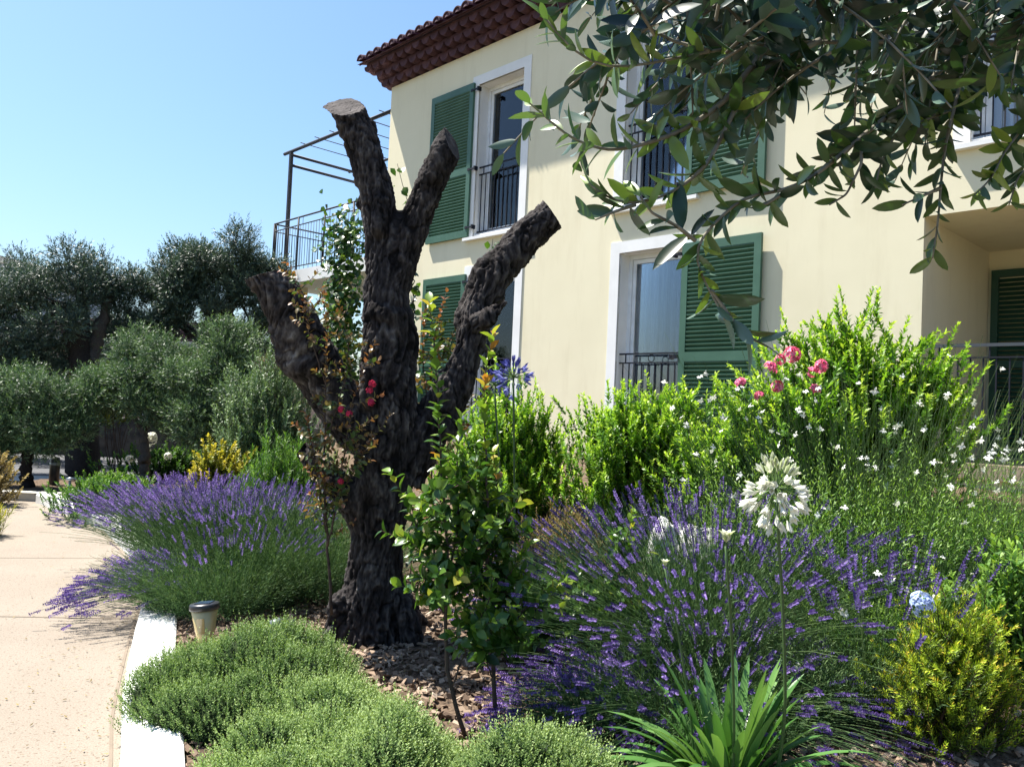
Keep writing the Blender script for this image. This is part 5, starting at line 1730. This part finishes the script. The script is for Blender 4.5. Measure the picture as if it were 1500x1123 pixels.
d.build('roof', M['tile'], wh, smooth=False)
for x in (-3, 0.2, 3.4):
    d = MB()
    d.box(x - 0.5, x + 0.5, -0.03, -0.001, 2.2, 3.6)
    d.build('window', M['interior'], wh, smooth=False)


# ---------------------------------------------------------------- olive branches overhead, front right
def fore_olive():
    base = np.array([2.35, 1.9, 0.0])
    t = thing('olive_tree', 'leafy olive branches hanging in from the upper right close to the camera', 'olive tree', tuple(base))
    s = MB()
    crook = np.array([1.75, 1.75, 2.25])
    tr_ = pts_from([base + np.array([0, 0, -0.05]), (2.33, 1.9, 0.8), (2.2, 1.85, 1.6), crook], 16) - base
    s.tube(tr_, np.linspace(0.12, 0.07, 16), 12, 0.5)
    s.build('trunk', M['bark'], t)
    f = MB()
    twigs = [
        [(1560, 70, 1.5), (1400, 60, 1.35), (1260, 62, 1.25), (1130, 62, 1.15), (1040, 75, 1.1), (960, 92, 1.08), (875, 106, 1.05), (832, 75, 1.04), (795, 22, 1.03)],
        [(1130, 62, 1.15), (1060, 150, 1.08), (1000, 192, 1.05), (935, 214, 1.03), (890, 222, 1.02), (835, 203, 1.01), (800, 172, 1.0), (772, 148, 1.0)],
        [(1040, 75, 1.1), (985, 60, 1.12), (930, 30, 1.1), (905, -15, 1.1)],
        [(1200, 60, 1.2), (1100, 110, 1.12), (1072, 170, 1.08), (1035, 245, 1.05), (985, 283, 1.04), (930, 300, 1.02), (885, 290, 1.0), (862, 268, 1.0)],
        [(930, 300, 1.02), (895, 312, 1.0), (872, 322, 1.0)],
        [(1420, 60, 1.35), (1340, 140, 1.25), (1262, 200, 1.18), (1205, 250, 1.12), (1150, 282, 1.1), (1090, 284, 1.08), (1055, 320, 1.06), (1018, 352, 1.05), (1012, 380, 1.04), (1040, 425, 1.03), (1062, 468, 1.02)],
        [(1042, 425, 1.03), (1072, 468, 1.02), (1105, 498, 1.02), (1125, 508, 1.02)],
        [(1018, 352, 1.05), (990, 330, 1.02), (955, 312, 1.0), (938, 288, 0.99)],
        [(1150, 282, 1.1), (1120, 300, 1.08), (1090, 300, 1.07)],
        [(1340, 140, 1.25), (1310, 200, 1.2), (1290, 240, 1.18), (1282, 275, 1.17)],
        [(1262, 200, 1.18), (1262, 240, 1.15), (1240, 285, 1.15), (1215, 300, 1.14)],
        [(1500, -20, 1.4), (1420, 60, 1.3), (1400, 150, 1.22), (1384, 215, 1.2), (1378, 270, 1.18), (1374, 330, 1.17), (1366, 378, 1.16)],
        [(1378, 275, 1.18), (1345, 290, 1.17), (1322, 300, 1.16)],
        [(1560, 120, 1.4), (1500, 185, 1.3), (1470, 225, 1.26), (1452, 262, 1.24), (1425, 288, 1.22)],
        [(1560, 30, 1.5), (1470, 110, 1.3), (1400, 160, 1.25), (1330, 185, 1.2), (1280, 190, 1.2)],
        [(1560, 200, 1.4), (1520, 225, 1.35), (1490, 262, 1.3), (1478, 300, 1.28)],
    ]
    mains = []
    for k, poly in enumerate(twigs):
        P = np.array([at(*p) for p in poly])
        Q_ = pts_from(P, 40)
        ln = np.linalg.norm(np.diff(Q_, axis=0), axis=1).sum()
        br = MB()
        br.tube(Q_ - base, np.linspace(0.0055 if len(poly) > 6 else 0.003, 0.0012, 40), 6, 0.5)
        br.build('branch', M['twig'], t)
        nl = int(ln / 0.0118)
        st = 0.0 if len(poly) < 5 else 0.22
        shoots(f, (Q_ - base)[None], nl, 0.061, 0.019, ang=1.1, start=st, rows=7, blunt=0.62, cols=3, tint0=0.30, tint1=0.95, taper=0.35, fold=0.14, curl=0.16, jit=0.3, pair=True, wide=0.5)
        mains.append(Q_)
    # the dense inner mass above
    n = 165
    c = []
    for _ in range(n):
        px = rng.uniform(1000, 1620)
        py = rng.uniform(-150, 0 + 110 * (px - 1000) / 500)
        c.append(at(px, py, rng.uniform(1.1, 1.9)))
    for _ in range(34):                                       # looser sprays reaching out to the left
        px = rng.uniform(930, 1230)
        c.append(at(px, rng.uniform(-40, 30 + 0.30 * (px - 880)), rng.uniform(1.02, 1.3)))
    n = len(c)
    c = np.array(c)
    d = nrm(rdir(n) * 0.8 + np.array([-0.35, -0.1, 0.0]))
    ll = rng.uniform(0.14, 0.30, n)
    pts = arc_pts(c - base, d, ll, 6, np.array([0, 0, -0.25]) * ll[:, None])
    stems(f, pts, 0.0028, 0.001, 5, 0.5, mat=1)
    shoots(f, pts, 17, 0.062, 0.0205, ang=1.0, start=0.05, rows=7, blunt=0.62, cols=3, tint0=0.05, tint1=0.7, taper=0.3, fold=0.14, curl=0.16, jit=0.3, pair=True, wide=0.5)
    # limbs joining the twigs to the crook
    for p in ([crook, (1.45, 1.6, 2.45), at(1560, 70, 1.5)], [crook, (1.5, 1.7, 2.3), at(1560, 120, 1.4)], [crook, (1.6, 1.7, 2.1), at(1560, 200, 1.4)], [crook, (1.4, 1.65, 2.6), at(1500, -20, 1.4)], [at(1560, 70, 1.5), at(1420, 10, 1.4), at(1250, -30, 1.35), at(1100, -40, 1.3)], [at(1400, 60, 1.35), at(1420, 60, 1.3)]):
        br = MB()
        br.tube(pts_from([np.asarray(q, float) for q in p], 14) - base, np.linspace(0.03 if p[0] is crook else 0.012, 0.007 if p[0] is crook else 0.004, 14), 8, 0.5)
        br.build('branch', M['twig'], t)
    f.build('foliage', [M['olive'], M['twig']], t)


fore_olive()
